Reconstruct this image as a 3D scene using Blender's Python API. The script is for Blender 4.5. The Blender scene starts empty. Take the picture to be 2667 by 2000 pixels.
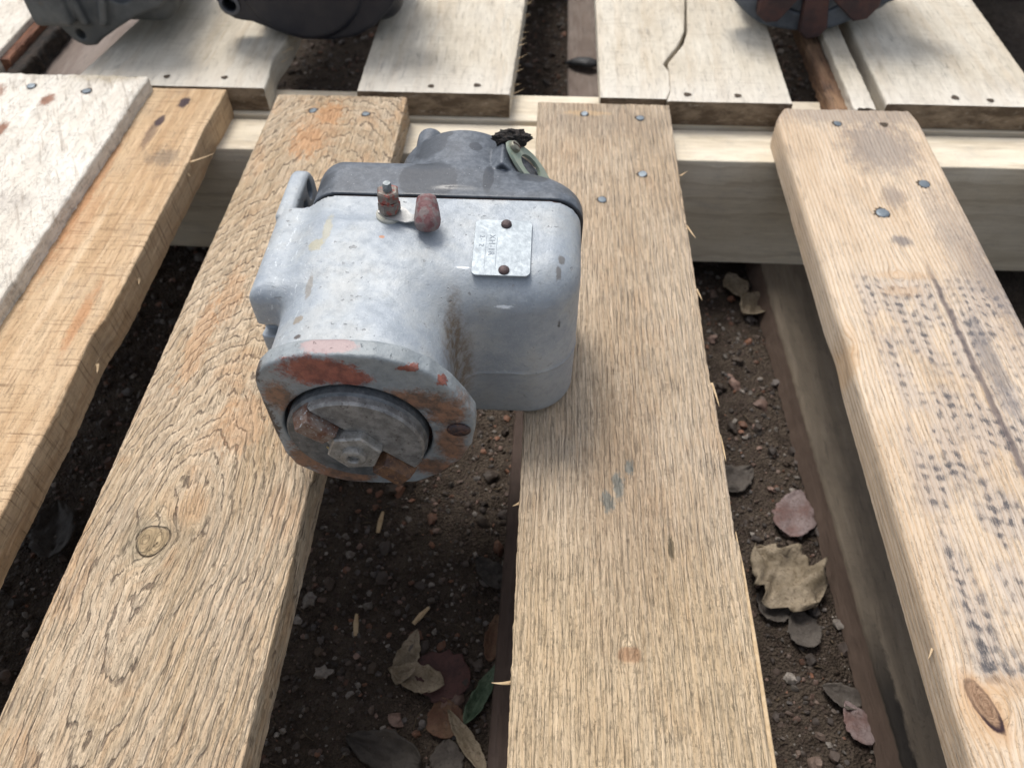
import bpy, math, random
import numpy as np
from mathutils import Vector, Matrix
rng = np.random.default_rng(7)
random.seed(7)
scene = bpy.context.scene
COL = scene.collection

# ------------------------------------------------------------------ camera
cam = bpy.data.cameras.new('camera')
cam.sensor_width = 36.0
cam.lens = 27.03
cam.clip_start = 0.01
cam.clip_end = 200
camo = bpy.data.objects.new('camera', cam)
COL.objects.link(camo)
right = Vector((0.9989, 0.0472, -0.0024)); up = Vector((-0.035, 0.7736, 0.6327)); fwd = Vector((-0.0317, 0.6319, -0.7744))
R3 = Matrix((right, up, -fwd)).transposed()
camo.matrix_world = Matrix.Translation((0, 0, 0.28)) @ R3.to_4x4()
cam.dof.use_dof = True
cam.dof.focus_distance = 0.292
cam.dof.aperture_fstop = 15.0
scene.camera = camo

# ------------------------------------------------------------------ world, sun, exposure
SUN_EL, SUN_AZ = math.radians(62), math.radians(-28)     # from above, far side, a little left
w = bpy.data.worlds.new('World'); scene.world = w; w.use_nodes = True
nt = w.node_tree; nt.nodes.clear()
out = nt.nodes.new('ShaderNodeOutputWorld'); bg = nt.nodes.new('ShaderNodeBackground')
sky = nt.nodes.new('ShaderNodeTexSky'); sky.sky_type = 'NISHITA'; sky.sun_disc = False
sky.sun_elevation = SUN_EL; sky.sun_rotation = SUN_AZ; sky.dust_density = 3.0; sky.air_density = 1.0
hs = nt.nodes.new('ShaderNodeHueSaturation'); hs.inputs['Saturation'].default_value = 0.42
nt.links.new(sky.outputs[0], hs.inputs['Color']); nt.links.new(hs.outputs[0], bg.inputs[0]); nt.links.new(bg.outputs[0], out.inputs[0])
bg.inputs[1].default_value = 0.125
sl = bpy.data.lights.new('sun', 'SUN'); sl.energy = 1.5; sl.angle = math.radians(20); sl.color = (1.0, 0.955, 0.89)
so = bpy.data.objects.new('sun', sl); COL.objects.link(so)
sd = Vector((math.sin(SUN_AZ) * math.cos(SUN_EL), math.cos(SUN_AZ) * math.cos(SUN_EL), math.sin(SUN_EL)))
so.rotation_euler = sd.to_track_quat('Z', 'Y').to_euler(); so.location = (0, 0, 3)
scene.view_settings.view_transform = 'Standard'; scene.view_settings.look = 'None'
scene.view_settings.gamma = 1; scene.view_settings.use_curve_mapping = False
scene.view_settings.exposure = 0.80

# ------------------------------------------------------------------ numpy noise
def _h(i, j, s):
    n = (i.astype(np.int64) * 374761393 + j.astype(np.int64) * 668265263 + s * 2147483647) & 0xffffffff
    n = ((n ^ (n >> 13)) * 1274126177) & 0xffffffff
    return ((n ^ (n >> 16)) & 0xffff) / 65535.0
def vn(x, y, s=0):
    x = np.asarray(x, float); y = np.asarray(y, float) + 0 * x; x = x + 0 * y
    i = np.floor(x); j = np.floor(y); u = x - i; v = y - j
    u = u * u * (3 - 2 * u); v = v * v * (3 - 2 * v)
    return (_h(i, j, s) * (1 - u) * (1 - v) + _h(i + 1, j, s) * u * (1 - v) + _h(i, j + 1, s) * (1 - u) * v + _h(i + 1, j + 1, s) * u * v) * 2 - 1
def fbm(x, y, s=0, o=4):
    a = 0; amp = 1; t = 0
    for k in range(o):
        a = a + amp * vn(np.asarray(x) * 2 ** k, np.asarray(y) * 2 ** k, s + k * 17); t += amp; amp *= 0.5
    return a / t

# ------------------------------------------------------------------ node helper
class NT:
    def __init__(s, name):
        s.m = bpy.data.materials.new(name); s.m.use_nodes = True
        s.t = s.m.node_tree; s.t.nodes.clear()
        s.o = s.t.nodes.new('ShaderNodeOutputMaterial'); s.b = s.t.nodes.new('ShaderNodeBsdfPrincipled')
        s.t.links.new(s.b.outputs[0], s.o.inputs[0])
    def put(s, sock, v):
        if v is None: return
        if hasattr(v, 'is_output'): s.t.links.new(v, sock)
        else:
            if isinstance(v, (tuple, list)) and len(v) == 3 and sock.type == 'RGBA': v = (*v, 1)
            sock.default_value = v
    def math(s, op, a, b=None, c=None, clamp=False):
        n = s.t.nodes.new('ShaderNodeMath'); n.operation = op; n.use_clamp = clamp
        s.put(n.inputs[0], a); s.put(n.inputs[1], b); s.put(n.inputs[2], c); return n.outputs[0]
    def vm(s, op, a, b=None):
        n = s.t.nodes.new('ShaderNodeVectorMath'); n.operation = op
        s.put(n.inputs[0], a)
        if b is not None: s.put(n.inputs[1], b)
        return n.outputs[1] if op in ('LENGTH', 'DOT_PRODUCT') else n.outputs[0]
    def obj(s): return s.t.nodes.new('ShaderNodeTexCoord').outputs['Object']
    def attr(s, name, vec=True):
        n = s.t.nodes.new('ShaderNodeAttribute'); n.attribute_name = name; return n.outputs['Vector' if vec else 'Fac']
    def sep(s, v):
        n = s.t.nodes.new('ShaderNodeSeparateXYZ'); s.put(n.inputs[0], v); return n.outputs
    def noise(s, v, sc=1.0, det=4, rough=0.55, dist=0.0):
        n = s.t.nodes.new('ShaderNodeTexNoise'); s.put(n.inputs['Vector'], v); s.put(n.inputs['Scale'], sc)
        n.inputs['Detail'].default_value = det; n.inputs['Roughness'].default_value = rough; n.inputs['Distortion'].default_value = dist
        return n.outputs['Fac']
    def vor(s, v, sc=1.0, feature='F1', outp='Distance'):
        n = s.t.nodes.new('ShaderNodeTexVoronoi'); n.feature = feature; s.put(n.inputs['Vector'], v); s.put(n.inputs['Scale'], sc)
        return n.outputs[outp]
    def ramp(s, f, stops):
        n = s.t.nodes.new('ShaderNodeValToRGB'); s.put(n.inputs[0], f); e = n.color_ramp.elements
        while len(e) < len(stops): e.new(0.5)
        for k, (p, c) in enumerate(stops):
            e[k].position = p; e[k].color = (*c, 1) if isinstance(c, (tuple, list)) else (c, c, c, 1)
        return n.outputs[0]
    def step(s, f, a, b):
        n = s.t.nodes.new('ShaderNodeMapRange'); n.interpolation_type = 'SMOOTHSTEP'
        s.put(n.inputs[0], f); n.inputs[1].default_value = a; n.inputs[2].default_value = b; return n.outputs[0]
    def mix(s, f, a, b, mode='MIX'):
        n = s.t.nodes.new('ShaderNodeMix'); n.data_type = 'RGBA'; n.blend_type = mode
        s.put(n.inputs[0], f); s.put(n.inputs[6], a); s.put(n.inputs[7], b); return n.outputs[2]
    def bump(s, h, dist, strength=1.0, normal=None):
        n = s.t.nodes.new('ShaderNodeBump'); s.put(n.inputs['Height'], h); n.inputs['Distance'].default_value = dist
        n.inputs['Strength'].default_value = strength
        if normal is not None: s.put(n.inputs['Normal'], normal)
        s.t.links.new(n.outputs[0], s.b.inputs['Normal']); return n.outputs[0]
    def done(s, col, rough, metal=0.0, spec=None):
        s.put(s.b.inputs['Base Color'], col); s.put(s.b.inputs['Roughness'], rough); s.put(s.b.inputs['Metallic'], metal)
        if spec is not None: s.b.inputs['Specular IOR Level'].default_value = spec
        return s.m
    def blob(s, P, c, r, nz, amp=0.6, soft=0.25):      # 1 inside a ragged spot at c with radii r (metres)
        v = s.vm('SUBTRACT', P, tuple(c)); v = s.vm('DIVIDE', v, tuple(r)); d = s.vm('LENGTH', v)
        d = s.math('ADD', d, s.math('MULTIPLY', s.math('SUBTRACT', nz, 0.5), amp * 2))
        if hasattr(s, 'fz'): d = s.math('ADD', d, s.math('MULTIPLY', s.math('SUBTRACT', s.fz, 0.5), amp * 1.8))
        return s.step(d, 1.0 + soft, 1.0 - soft)
    def vmax(s, *a):
        r = a[0]
        for x in a[1:]: r = s.math('MAXIMUM', r, x)
        return r

# ------------------------------------------------------------------ objects
WL = {}
def empty(name, loc, label=None, cat=None, group=None, kind=None):
    o = bpy.data.objects.new(name, None); COL.objects.link(o); o.location = loc; o.empty_display_size = 0.02
    WL[o.name] = np.array(loc, float); tag(o, label, cat, group, kind); return o
def tag(o, label=None, cat=None, group=None, kind=None):
    if label: o['label'] = label
    if cat: o['category'] = cat
    if group: o['group'] = group
    if kind: o['kind'] = kind
    return o
def mesh(name, V, F, mat, parent=None, base=None, smooth=True, sharp=35, attrs=None, mats=None, midx=None):
    """V in world metres"""
    V = np.asarray(V, float)
    b = WL[parent.name] if parent is not None else (np.array(base, float) if base is not None else np.zeros(3))
    L = V - b
    me = bpy.data.meshes.new(name)
    if isinstance(F, np.ndarray):
        k = F.shape[1]; nf = len(F)
        me.vertices.add(len(L)); me.vertices.foreach_set('co', L.astype(np.float32).ravel())
        me.loops.add(nf * k); me.loops.foreach_set('vertex_index', F.astype(np.int32).ravel())
        me.polygons.add(nf); me.polygons.foreach_set('loop_start', (np.arange(nf) * k).astype(np.int32))
        me.update(calc_edges=True)
    else:
        me.from_pydata(L.tolist(), [], [tuple(int(i) for i in f) for f in F]); me.update()
    if smooth:
        me.shade_smooth()
        if sharp: me.set_sharp_from_angle(angle=math.radians(sharp))
    for m in (mats or [mat]): me.materials.append(m)
    if midx is not None: me.polygons.foreach_set('material_index', np.asarray(midx, np.int32))
    for an, (typ, data) in (attrs or {}).items():
        a = me.attributes.new(an, typ, 'POINT')
        a.data.foreach_set('vector' if typ == 'FLOAT_VECTOR' else 'value', np.asarray(data, np.float32).ravel())
    o = bpy.data.objects.new(name, me); COL.objects.link(o)
    if parent is not None:
        o.parent = parent; WL[o.name] = b
    else:
        o.location = b; WL[o.name] = b
    return o

class MB:
    """collects simple shapes (millimetres in, metres out)"""
    def __init__(s): s.V = []; s.F = []
    def add(s, V, F):
        k = len(s.V); s.V += [tuple(v) for v in np.asarray(V, float).tolist()]; s.F += [tuple(i + k for i in f) for f in F]; return s
    def rev(s, prof, n=24, M=None, cap=True):       # prof [(r,z)], axis z
        V = []; F = []
        for r, z in prof:
            for k in range(n):
                a = 2 * math.pi * k / n; V.append((r * math.cos(a), r * math.sin(a), z))
        for i in range(len(prof) - 1):
            for k in range(n):
                F.append((i * n + k, i * n + (k + 1) % n, (i + 1) * n + (k + 1) % n, (i + 1) * n + k))
        if cap: F.append(tuple(range(n - 1, -1, -1))); F.append(tuple((len(prof) - 1) * n + k for k in range(n)))
        return s.add(xf(V, M), F)
    def prism(s, poly, z0, z1, M=None, bev=0.0):    # poly ccw in xy
        n = len(poly); P = np.array(poly, float); c = P.mean(0)
        def shr(d):
            q = P - c; L = np.linalg.norm(q, axis=1, keepdims=True); return c + q * (1 - d / np.maximum(L, 1e-6))
        lay = [(shr(bev), z0), (P, z0 + bev), (P, z1 - bev), (shr(bev), z1)] if bev > 0 else [(P, z0), (P, z1)]
        V = []; F = []
        for Q, z in lay: V += [(x, y, z) for x, y in Q]
        for i in range(len(lay) - 1):
            for k in range(n): F.append((i * n + k, i * n + (k + 1) % n, (i + 1) * n + (k + 1) % n, (i + 1) * n + k))
        F.append(tuple(range(n - 1, -1, -1))); F.append(tuple((len(lay) - 1) * n + k for k in range(n)))
        return s.add(xf(V, M), F)
    def tube(s, pts, r, n=6, flat=1.0):
        pts = np.array(pts, float); m = len(pts); V = []; F = []
        for i in range(m):
            t = pts[min(i + 1, m - 1)] - pts[max(i - 1, 0)]; t /= np.linalg.norm(t)
            a = np.cross(t, (0, 0, 1)); a = a / (np.linalg.norm(a) + 1e-9); b = np.cross(a, t)
            rr = r[i] if hasattr(r, '__len__') else r
            for k in range(n):
                th = 2 * math.pi * k / n; V.append(pts[i] + rr * (math.cos(th) * a + math.sin(th) * b * flat))
        for i in range(m - 1):
            for k in range(n): F.append((i * n + k, i * n + (k + 1) % n, (i + 1) * n + (k + 1) % n, (i + 1) * n + k))
        F.append(tuple(range(n - 1, -1, -1))); F.append(tuple((m - 1) * n + k for k in range(n)))
        return s.add(V, F)
    def build(s, name, mat, parent=None, base=None, sharp=35, smooth=True):
        return mesh(name, np.array(s.V) / 1000, s.F, mat, parent, base, smooth, sharp)
def xf(V, M):
    if M is None: return V
    A = np.array(M); return (np.asarray(V, float) @ A[:3, :3].T) + A[:3, 3]
def frame(loc, zdir, xdir=(1, 0, 0)):
    z = Vector(zdir).normalized(); x = Vector(xdir); x = (x - z * x.dot(z)).normalized(); y = z.cross(x)
    return Matrix(((x.x, y.x, z.x, loc[0]), (x.y, y.y, z.y, loc[1]), (x.z, y.z, z.z, loc[2]), (0, 0, 0, 1)))
def hexa(r, rot=0): return [(r * math.cos(math.radians(60 * k + rot)), r * math.sin(math.radians(60 * k + rot))) for k in range(6)]

# ------------------------------------------------------------------ surface nets from a signed distance grid
def surface_nets(F, org, h):
    F = F.astype(np.float32); S = F < 0
    nx, ny, nz = F.shape
    cs = [(a, b, c) for a in (0, 1) for b in (0, 1) for c in (0, 1)]
    sub = lambda A, a, b, c: A[a:nx - 1 + a, b:ny - 1 + b, c:nz - 1 + c]
    cnt = np.zeros((nx - 1, ny - 1, nz - 1), np.int8)
    for c in cs: cnt += sub(S, *c)
    act = (cnt > 0) & (cnt < 8)
    I = np.argwhere(act); idx = -np.ones(act.shape, np.int32); idx[act] = np.arange(len(I))
    P = np.zeros((len(I), 3)); N = np.zeros(len(I))
    for ax in range(3):
        for o1 in (0, 1):
            for o2 in (0, 1):
                o = [0, 0, 0]; oth = [k for k in range(3) if k != ax]; o[oth[0]] = o1; o[oth[1]] = o2
                p = list(o); p[ax] = 1
                fa = F[I[:, 0] + o[0], I[:, 1] + o[1], I[:, 2] + o[2]]; fb = F[I[:, 0] + p[0], I[:, 1] + p[1], I[:, 2] + p[2]]
                mk = (fa < 0) != (fb < 0); t = np.where(mk, fa / np.where(mk, fa - fb, 1), 0)
                for k in range(3):
                    P[:, k] += np.where(mk, o[k] + (t if k == ax else 0), 0)
                N += mk
    V = (I + P / N[:, None]) * h + np.array(org)
    Q = []
    for ax in range(3):
        a, b = [(1, 2), (2, 0), (0, 1)][ax]
        sl0 = [slice(1, -1)] * 3; sl0[ax] = slice(0, -1); sl1 = [slice(1, -1)] * 3; sl1[ax] = slice(1, None)
        s0 = S[tuple(sl0)]; s1 = S[tuple(sl1)]; ch = s0 != s1
        E = np.argwhere(ch); base = E.copy()
        for k in range(3):
            if k != ax: base[:, k] += 1
        ins = s0[ch]
        def cell(da, db):
            c = base.copy(); c[:, a] -= da; c[:, b] -= db; return idx[c[:, 0], c[:, 1], c[:, 2]]
        q = np.stack([cell(1, 1), cell(0, 1), cell(0, 0), cell(1, 0)], 1)
        q[~ins] = q[~ins][:, ::-1]; Q.append(q)
    Q = np.concatenate(Q); Q = Q[(Q >= 0).all(1)]
    return V, Q
def ri(a, b, r):      # intersection with a true radius
    return np.minimum(-r, np.maximum(a, b)) + np.hypot(np.maximum(a + r, 0), np.maximum(b + r, 0)) if r > 0 else np.maximum(a, b)
def ri2(a, b, r):
    u = np.maximum(a + r, 0); v = np.maximum(b + r, 0)
    return np.minimum(np.maximum(a, b) , -r + np.hypot(u, v)) if False else np.where((u > 0) & (v > 0), np.hypot(u, v) - r, np.maximum(a, b))
def su(a, b, k):      # smooth union
    t = np.maximum(k - np.abs(a - b), 0) / k; return np.minimum(a, b) - t * t * k * 0.25
def rbox(X, Y, Z, lo, hi, r):
    c = [(a + b) / 2 for a, b in zip(lo, hi)]; s = [(b - a) / 2 - r for a, b in zip(lo, hi)]
    q = [np.abs(A - cc) - ss for A, cc, ss in zip((X, Y, Z), c, s)]
    return np.sqrt(sum(np.maximum(a, 0) ** 2 for a in q)) + np.minimum(np.maximum(np.maximum(q[0], q[1]), q[2]), 0) - r
def grid(lo, hi, h):
    ax = [np.arange(a, b, h, dtype=np.float32) for a, b in zip(lo, hi)]
    return ax[0][:, None, None], ax[1][None, :, None], ax[2][None, None, :]
def polysdf(px, py, poly):
    P = np.array(poly, float); d = np.full(px.shape, 1e9); ins = np.zeros(px.shape, bool)
    for i in range(len(P)):
        a = P[i]; b = P[i - 1]; e = b - a; wx = px - a[0]; wy = py - a[1]
        t = np.clip((wx * e[0] + wy * e[1]) / (e @ e), 0, 1)
        d = np.minimum(d, (wx - e[0] * t) ** 2 + (wy - e[1] * t) ** 2)
        c = ((a[1] > py) != (b[1] > py)) & (px < (b[0] - a[0]) * (py - a[1]) / (b[1] - a[1] + 1e-12) + a[0]); ins ^= c
    return np.where(ins, -1, 1) * np.sqrt(d)

# ================================================================== MATERIALS
def wood(name, light, mid, dark, fib=1.0, ringsp=3.0, ringstr=0.5, saw=0.0, dirt=0.3, bumpd=0.0005, specks=0.3, extra=None, grey=(0.16, 0.15, 0.14), rough=0.8, orange=0.0, cream=0.3, vc=1.0, endc=0.0, groove=0.0):
    s = NT(name); G = s.attr('grain'); g = s.sep(G); R = s.attr('ring', False)
    mul = lambda a: s.vm('MULTIPLY', G, a)
    s.fz = s.noise(s.vm('ADD', mul((1.0, 0.35, 0.8)), (3, 7, 1)), 1, 4, .7)
    big = s.noise(mul((0.035, 0.012, 0.03)), 1, 3)
    f1 = s.noise(mul((0.62 * fib, 0.020, 0.4)), 1, 4, 0.6, 0.2)
    f2 = s.noise(mul((2.0 * fib, 0.05, 1.2)), 1, 3, 0.6)
    f4 = s.noise(s.vm('ADD', mul((1.1 * fib, 0.085, 0.9)), (17, 3, 5)), 1, 3, 0.6, 0.35)
    f3 = s.noise(mul((1.0 * fib, 0.30, 1.0)), 1, 4, 0.7, 0.5)
    rr = s.math('ADD', s.math('DIVIDE', R, ringsp), s.math('MULTIPLY', s.math('SUBTRACT', s.noise(mul((0.25, 0.03, 0.2)), 1, 3), 0.5), 1.1))
    fr = s.math('FRACT', rr)
    line = s.math('MULTIPLY', s.step(fr, 0.45, 0.93), s.step(fr, 1.0, 0.95))
    base = s.mix(s.step(big, 0.35, 0.65), light, mid)
    if orange:
        ob = s.step(s.noise(mul((0.06, 0.028, 0.05)), 1, 3, 0.6, 0.5), 0.52, 0.66)
        base = s.mix(s.math('MULTIPLY', ob, orange), base, (0.52, 0.29, 0.14))
    base = s.mix(s.math('MULTIPLY', s.step(f1, 0.48, 0.68), cream), base, tuple(min(0.85, c * 1.22 + .03) for c in light))
    base = s.mix(s.math('MULTIPLY', line, ringstr), base, dark)
    valley = s.step(f1, 0.46, 0.32)  # shade in fibre valleys and cracks painted into the colour, along with crevice dirt
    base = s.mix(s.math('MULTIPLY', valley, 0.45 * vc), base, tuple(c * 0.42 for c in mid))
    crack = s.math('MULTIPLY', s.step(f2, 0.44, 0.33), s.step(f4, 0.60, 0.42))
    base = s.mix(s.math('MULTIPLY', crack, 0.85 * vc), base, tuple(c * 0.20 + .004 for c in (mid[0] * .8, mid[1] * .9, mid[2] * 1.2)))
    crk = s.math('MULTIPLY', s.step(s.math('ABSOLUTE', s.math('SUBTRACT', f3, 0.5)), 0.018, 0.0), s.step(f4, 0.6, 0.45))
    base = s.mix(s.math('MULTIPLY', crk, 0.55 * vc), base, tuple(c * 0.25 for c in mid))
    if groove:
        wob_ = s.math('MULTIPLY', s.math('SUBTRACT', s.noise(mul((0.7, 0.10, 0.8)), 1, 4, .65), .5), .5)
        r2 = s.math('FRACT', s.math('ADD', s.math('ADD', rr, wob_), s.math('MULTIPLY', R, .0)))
        gr = s.math('MULTIPLY', s.step(s.math('ABSOLUTE', s.math('SUBTRACT', r2, .5)), .085, .02), s.step(s.noise(s.vm('ADD', mul((.30, .05, .3)), (5, 9, 2)), 1, 4, .7), .42, .54))  # groove shade and the lit edge beside it are put into the colour
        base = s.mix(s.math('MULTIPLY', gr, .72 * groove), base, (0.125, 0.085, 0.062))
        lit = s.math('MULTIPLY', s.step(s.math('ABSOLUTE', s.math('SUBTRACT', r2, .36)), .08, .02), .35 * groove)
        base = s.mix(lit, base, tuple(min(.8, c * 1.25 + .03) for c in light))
    h = s.math('ADD', s.math('MULTIPLY', f1, 1.2), s.math('MULTIPLY', f2, 0.55))
    h = s.math('ADD', h, s.math('MULTIPLY', fr, 0.7 * ringstr))
    h = s.math('ADD', h, s.math('MULTIPLY', crk, -0.25)); h = s.math('ADD', h, s.math('MULTIPLY', crack, -0.35))
    if groove: h = s.math('ADD', h, s.math('MULTIPLY', s.math('SUBTRACT', s.step(r2, .5, .1), s.math('MULTIPLY', gr, .8)), groove))
    if saw:
        sw = s.noise(mul((0.03, 0.55, 0.03)), 1, 5, 0.7, 0.2); m_ = s.step(s.noise(mul((0.02, 0.02, 0.05)), 1, 2), 0.35, 0.6)
        base = s.mix(s.math('MULTIPLY', s.math('MULTIPLY', s.step(sw, 0.48, 0.32), m_), 0.7 * min(saw, 1)), base, tuple(c * 0.35 for c in dark))
        h = s.math('ADD', h, s.math('MULTIPLY', sw, saw))
    dn = s.noise(mul((0.05, 0.03, 0.1)), 1, 5, 0.7)
    base = s.mix(s.math('MULTIPLY', s.step(dn, 0.5, 0.72), dirt), base, grey)
    sp = s.noise(mul((0.45, 0.33, 0.4)), 1, 3, 0.6)
    base = s.mix(s.math('MULTIPLY', s.step(sp, 0.66, 0.74), specks), base, (0.05, 0.045, 0.045))
    sp2 = s.noise(mul((1.4, 0.8, 1.0)), 1, 2, 0.5)
    base = s.mix(s.math('MULTIPLY', s.step(sp2, 0.71, 0.77), specks * 1.2), base, (0.03, 0.028, 0.03))
    if endc:
        tc = s.t.nodes.new('ShaderNodeTexCoord').outputs['Normal']; ny_ = s.math('ABSOLUTE', s.sep(tc)[1])
        en = s.noise(mul((0.12, 0.3, 0.25)), 1, 4, .7)
        base = s.mix(s.math('MULTIPLY', s.step(ny_, 0.6, 0.85), s.math('MULTIPLY', s.step(en, .1, .45), endc)), base, s.mix(s.step(s.noise(mul((.05, .3, .12)), 1, 4, .7), .35, .65), (0.25, 0.19, 0.13), (0.10, 0.07, 0.045)))
        s.endm = s.step(ny_, 0.6, 0.85)
    if extra: base, h = extra(s, G, g, base, h, mul)
    s.bump(h, bumpd)
    return s.done(base, rough, 0, 0.25)

def spot(s, G, c, r, nz, amp=0.5, soft=0.3):
    return s.blob(G, (c[0], c[1], 0), (r[0], r[1], 60), nz, amp, soft)

def ex_C(s, G, g, base, h, mul):
    nz = s.noise(mul((0.25, 0.12, 0.2)), 1, 4, 0.65)
    fine = s.noise(mul((0.9, 0.25, 0.8)), 1, 4, 0.7)
    for c, r, a in (((-142, 453), (8, 12), .55), ((-151, 421), (9, 16), .5), ((-146, 437), (14, 30), .3), ((-132, 200), (10, 16), .3), ((-128, 330), (5, 40), .4), ((-167, 250), (5, 30), .35), ((-160, 280), (6, 20), .3)):
        base = s.mix(s.math('MULTIPLY', spot(s, G, c, r, nz, 1.1), a), base, (0.56, 0.28, 0.12))
    # the knot: rim, heart, grey halo
    w_ = s.attr('knot', False)
    halo = s.step(w_, 2.3, 1.2); base = s.mix(s.math('MULTIPLY', halo, 0.55), base, (0.36, 0.30, 0.21))
    wv = s.math('ADD', w_, s.math('MULTIPLY', s.math('SUBTRACT', nz, .5), .35)); rim = s.math('MULTIPLY', s.step(wv, 0.90, 0.99), s.step(wv, 1.08, 1.0))
    base = s.mix(s.math('MULTIPLY', rim, s.step(fine, 0.38, 0.58)), base, (0.10, 0.065, 0.035))
    heart = s.step(w_, 0.98, 0.85); base = s.mix(s.math('MULTIPLY', heart, 0.75), base, s.mix(fine, (0.22, 0.14, 0.07), (0.50, 0.38, 0.22)))
    h = s.math('ADD', h, s.math('MULTIPLY', rim, -1.2))
    return base, h
def ex_D(s, G, g, base, h, mul):
    nz = s.noise(mul((0.3, 0.16, 0.2)), 1, 4, 0.65)
    low = s.math('MULTIPLY', s.step(g[1], 190, 95), 1.0)
    gn = s.noise(mul((0.5, 0.25, 0.3)), 1, 5, 0.75)
    base = s.mix(s.math('MULTIPLY', s.math('MULTIPLY', low, s.step(gn, 0.53, 0.62)), 0.55), base, (0.10, 0.095, 0.09))
    base = s.mix(s.math('MULTIPLY', low, 0.25), base, (0.62, 0.45, 0.22))
    base = s.mix(s.math('MULTIPLY', spot(s, G, (38, 170), (16, 60), nz, 1.0, .6), 0.35), base, (0.30, 0.20, 0.12))
    for c, r in (((31, 167), (2.6, 5)), ((36, 175), (2.4, 6)), ((41, 184), (1.8, 4))):
        base = s.mix(s.math('MULTIPLY', spot(s, G, c, r, nz, 0.9), 0.65), base, (0.13, 0.17, 0.17))
    base = s.mix(s.math('MULTIPLY', spot(s, G, (37, 103), (3.4, 3.0), nz, .4), 0.6), base, (0.28, 0.13, 0.06))
    base = s.mix(s.math('MULTIPLY', spot(s, G, (56, 147), (1.3, 5), nz, .6), 0.8), base, (0.09, 0.07, 0.04))
    base = s.mix(s.math('MULTIPLY', spot(s, G, (35, 452), (46, 18), nz, .6, .6), 0.35), base, (0.30, 0.25, 0.20))
    base = s.mix(s.math('MULTIPLY', spot(s, G, (27, 461), (15, 3), nz, .8), 0.5), base, (0.66, 0.45, 0.25))
    return base, h
def ex_E(s, G, g, base, h, mul):
    nz = s.noise(mul((0.2, 0.1, 0.2)), 1, 4, 0.65); fine = s.noise(mul((1.2, 0.5, 0.8)), 1, 4, 0.75)
    xx = s.math('ADD', g[0], s.math('MULTIPLY', s.math('SUBTRACT', nz, 0.5), 5.0)); yy = s.math('ADD', g[1], s.math('MULTIPLY', s.math('SUBTRACT', nz, 0.5), 9.0))
    wx = s.noise(mul((.05, .035, .1)), 1, 2); wy = s.noise(s.vm('ADD', mul((.09, .03, .1)), (4, 4, 4)), 1, 3)
    cx_ = s.math('SINE', s.math('ADD', s.math('MULTIPLY', xx, 2 * math.pi / 5.8), s.math('MULTIPLY', wx, 7)))
    cy_ = s.math('SINE', s.math('ADD', s.math('MULTIPLY', yy, 2 * math.pi / 6.6), s.math('MULTIPLY', wy, 16)))
    strk = s.noise(mul((1.6, 0.16, 0.5)), 1, 5, 0.8)
    pat = s.math('ADD', s.math('MULTIPLY', cx_, 0.55), s.math('MULTIPLY', cy_, 0.50))
    pat = s.math('ADD', pat, s.math('MULTIPLY', s.math('SUBTRACT', strk, 0.5), 3.6))
    pt = s.step(s.math('ADD', pat, s.math('MULTIPLY', s.math('SUBTRACT', s.noise(mul((.05, .03, .1)), 1, 3), .5), 3.0)), -0.05, 1.3)
    top = s.attr('top', False)
    m_ = s.math('MULTIPLY', s.step(g[1], 322, 300), s.step(g[1], 92, 104))
    m_ = s.math('MULTIPLY', m_, s.step(s.math('ADD', xx, s.math('MULTIPLY', s.step(g[1], 240, 180), 4)), 162, 170))
    m_ = s.math('MULTIPLY', m_, s.step(s.noise(mul((0.07, 0.035, 0.1)), 1, 4), 0.36, 0.55)); m_ = s.math('MULTIPLY', m_, top)
    base = s.mix(s.math('MULTIPLY', m_, 0.38), base, (0.33, 0.30, 0.29))
    base = s.mix(s.math('MULTIPLY', s.math('MULTIPLY', s.math('MULTIPLY', pt, s.step(s.noise(mul((2.2, .5, 1)), 1, 4, .7), .25, .5)), m_), 0.90), base, (0.06, 0.06, 0.068))
    # long dark band running down the board, grey smear near the end
    bc = s.math('SUBTRACT', s.math('ADD', g[0], s.math('MULTIPLY', s.math('SUBTRACT', nz, 0.5), 4)), s.math('ADD', 209, s.math('MULTIPLY', s.math('SUBTRACT', g[1], 220), -0.03)))
    band = s.math('MULTIPLY', s.step(s.math('ABSOLUTE', bc), 2.6, 0.6), s.step(g[1], 330, 300))
    base = s.mix(s.math('MULTIPLY', s.math('MULTIPLY', band, top), 0.8), base, (0.10, 0.08, 0.08))
    for c, r, a in (((210, 430), (22, 26), .55), ((205, 470), (60, 16), .4), ((199, 340), (5, 4), .7), ((232, 340), (14, 50), .35), ((206, 380), (6, 10), .5), ((217, 250), (5, 30), .6), ((238, 300), (6, 40), .35)):
        base = s.mix(s.math('MULTIPLY', spot(s, G, c, r, nz, .8, .5), a), base, (0.12, 0.115, 0.125))
    for c, r, a in (((192, 312), (14, 3), .3), ((188, 300), (9, 4), .3), ((160, 88), (6, 10), .4), ((170, 98), (10, 4), .35), ((153, 254), (2, 10), .4), ((155, 268), (2, 9), .25)):
        base = s.mix(s.math('MULTIPLY', spot(s, G, c, r, nz, .7, .5), a), base, (0.46, 0.27, 0.12))
    w_ = s.attr('knot', False)
    ww = s.math('ADD', w_, s.math('MULTIPLY', s.math('SUBTRACT', nz, .5), .5)); halo = s.step(ww, 1.7, 1.0); base = s.mix(s.math('MULTIPLY', halo, .6), base, (.44, .27, .15)); heart = s.step(w_, 1.1, 0.8); base = s.mix(heart, base, s.mix(s.step(s.math('ADD', s.math('MULTIPLY', s.math('SINE', s.math('MULTIPLY', ww, 11)), .10), s.math('MULTIPLY', fine, 1.6)), .4, 1.2), (0.17, 0.095, 0.055), (0.33, 0.215, 0.135)))
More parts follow.
